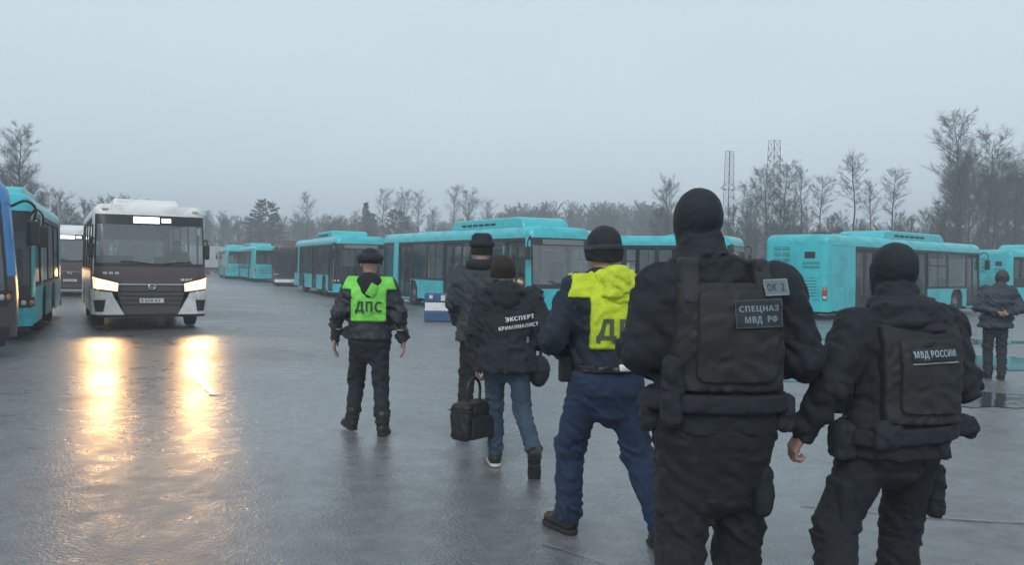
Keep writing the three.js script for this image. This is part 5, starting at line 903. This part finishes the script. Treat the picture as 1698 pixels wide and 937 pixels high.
// driver of the leading minibus, seated behind the wheel
{
  const W = figure({ label: 'driver in a dark jacket seated behind the windshield of the leading minibus', at: [0, 0], H: 1.72, nseed: 33, jacket: cloth(0.03, 0.034, 0.04), trousers: MC.black2, bulk: 1.1, arm: 1.1, hem: 0.84, crotch: 0.74, cell: 0.016, low: true, handL: 'grip', handR: 'grip',
    j: { elL: [-0.27, 1.16, -0.12], wrL: [-0.17, 1.2, -0.36], elR: [0.27, 1.16, -0.12], wrR: [0.17, 1.2, -0.36], hipL: [-0.1, 0.9, -0.02], hipR: [0.1, 0.9, -0.02], knL: [-0.14, 0.86, -0.44], knR: [0.14, 0.86, -0.44], anL: [-0.14, 0.5, -0.5], anR: [0.14, 0.5, -0.5] } });
  const h = [0.475, 0.88], l = Math.hypot(...h), fx = h[0] / l, fz = h[1] / l, a = 0.68, b = 3.8 - 1.25;
  W.root.position.set(-9.97 + fz * a + fx * b, 0.345, -22.7 - fx * a + fz * b); W.root.rotation.y = Math.atan2(fx, fz) + Math.PI;
  W.headCover('cap', 0.012, (x, y, z) => Math.max(0.01 - y, -1), MC.black2);
}

// ------------------------------------------------------------------ marks and litter on the asphalt
function strip(points, w, m, name, label, cat) { // a thin worn line lying on the ground
  const pos = [], idx = [], uv = []; reseed(points.length * 71 + Math.round(points[0][0] * 100));
  const c = new THREE.CatmullRomCurve3(points.map((p) => V(p[0], 0, p[1]))), n = 60;
  for (let i = 0; i <= n; i++) { const p = c.getPoint(i / n), t = c.getTangent(i / n), ww = w * rr(0.55, 1.15) / 2; for (const s of [-1, 1]) { pos.push(p.x - t.z * s * ww, 0.005, p.z + t.x * s * ww); uv.push(i * 0.1, s); } }
  for (let i = 0; i < n; i++) { const a = i * 2; idx.push(a, a + 1, a + 2, a + 1, a + 3, a + 2); }
  const g = new THREE.BufferGeometry(); g.setAttribute('position', new THREE.Float32BufferAttribute(pos, 3)); g.setAttribute('uv', new THREE.Float32BufferAttribute(uv, 2)); g.setIndex(idx); g.computeVertexNormals();
  add(new THREE.Mesh(g, m), name, label, cat, null, 'structure');
}
const paintLine = std(0.62, 0.62, 0.60, 0.25), fadedLine = std(0.2, 0.205, 0.21, 0.4);
strip([[-5.22, -13.7], [-4.45, -12.0], [-3.52, -10.15]], 0.12, paintLine, 'painted_line', 'short worn white line on the asphalt before the leading minibus', 'line');
strip([[0.2, -4.9], [0.55, -4.55], [0.85, -4.1], [1.0, -3.6]], 0.015, fadedLine, 'painted_line', 'thin pale line passing under the officer in the yellow vest', 'line');
strip([[2.0, -5.8], [3.2, -5.5], [4.6, -5.6]], 0.03, fadedLine, 'painted_line', 'thin pale line between the two men in black and the right edge', 'line');

// standing water
const water = new THREE.MeshPhysicalMaterial({ color: rgb(0.055, 0.058, 0.06), roughness: 0.05, ior: 1.33, clearcoat: 0.6, clearcoatRoughness: 0.05, bumpMap: tex(256, (() => { const a = fbm(256, [9, 21, 50], [1, 0.7, 0.4], 777); return (i, j) => a[j * 256 + i]; })(), false, 0.45), bumpScale: 0.012 });
function puddle(x, z, rx, rz, s, label) {
  const n = 72, pos = [0, 0.004, 0], uv = [0, 0], idx = [];
  for (let i = 0; i < n; i++) { const a = i / n * Math.PI * 2, c = Math.cos(a), q = Math.sin(a), k = 1 + 0.55 * noise(c * 1.6 + s, q * 1.6, s * 3.1) + 0.3 * noise(c * 4.5, q * 4.5 + s, 2.2); pos.push(c * rx * k, 0.004, q * rz * k); uv.push(c * rx * k, q * rz * k); idx.push(0, 1 + (i + 1) % n, 1 + i); }
  const g = new THREE.BufferGeometry(); g.setAttribute('position', new THREE.Float32BufferAttribute(pos, 3)); g.setAttribute('uv', new THREE.Float32BufferAttribute(uv, 2)); g.setIndex(idx); g.computeVertexNormals();
  const o = new THREE.Mesh(g, water); o.position.set(x, 0, z); add(o, 'puddle', label, 'puddle', null, 'structure');
}
puddle(7.3, -15.8, 2.4, 1.5, 1, 'wide puddle behind the man in the puffer jacket');
puddle(6.2, -10.9, 1.5, 0.7, 2, 'puddle in front of the man in the puffer jacket');
puddle(5.0, -12.6, 1.1, 0.8, 3, 'small puddle left of the man in the puffer jacket');
puddle(9.8, -20.5, 3.2, 1.2, 4, 'long puddle beside the bus with the louvred rear');

// trees of one group are told apart by their order from left to right
{
  const ones = ['', 'first', 'second', 'third', 'fourth', 'fifth', 'sixth', 'seventh', 'eighth', 'ninth', 'tenth', 'eleventh', 'twelfth', 'thirteenth', 'fourteenth', 'fifteenth', 'sixteenth', 'seventeenth', 'eighteenth', 'nineteenth', 'twentieth'];
  const word = (n) => (n <= 20 ? ones[n] : 'twenty-' + ones[n - 20]);
  const say = { 'bare trees of the tall clump at right': (w) => `${w} tree from the left in the tall bare clump at right`, 'low trees between the clumps': (w) => `${w} from the left of the low bushy trees before the right clump`, 'slim free-standing trees': (w) => `${w} from the left of the slim high-crowned trees behind the yard`, 'bare trees of the far line': (w) => `${w} from the left of the slender bare trees in the far line`, 'birches beside the masts': (w) => `${w} from the left of the birches beside the lattice masts`, 'bare trees above the left-hand buses': (w) => `${w} from the left of the bare trees above the left-hand buses` };
  for (const [g, f] of Object.entries(say)) scene.children.filter((o) => o.userData.group === g).sort((a, b) => a.position.x / -a.position.z - b.position.x / -b.position.z).forEach((o, i) => { o.userData.label = f(word(i + 1)); });
}
scene.traverse((o) => { if (o.isMesh) { o.castShadow = true; o.receiveShadow = true; } });
renderer.render(scene, camera);
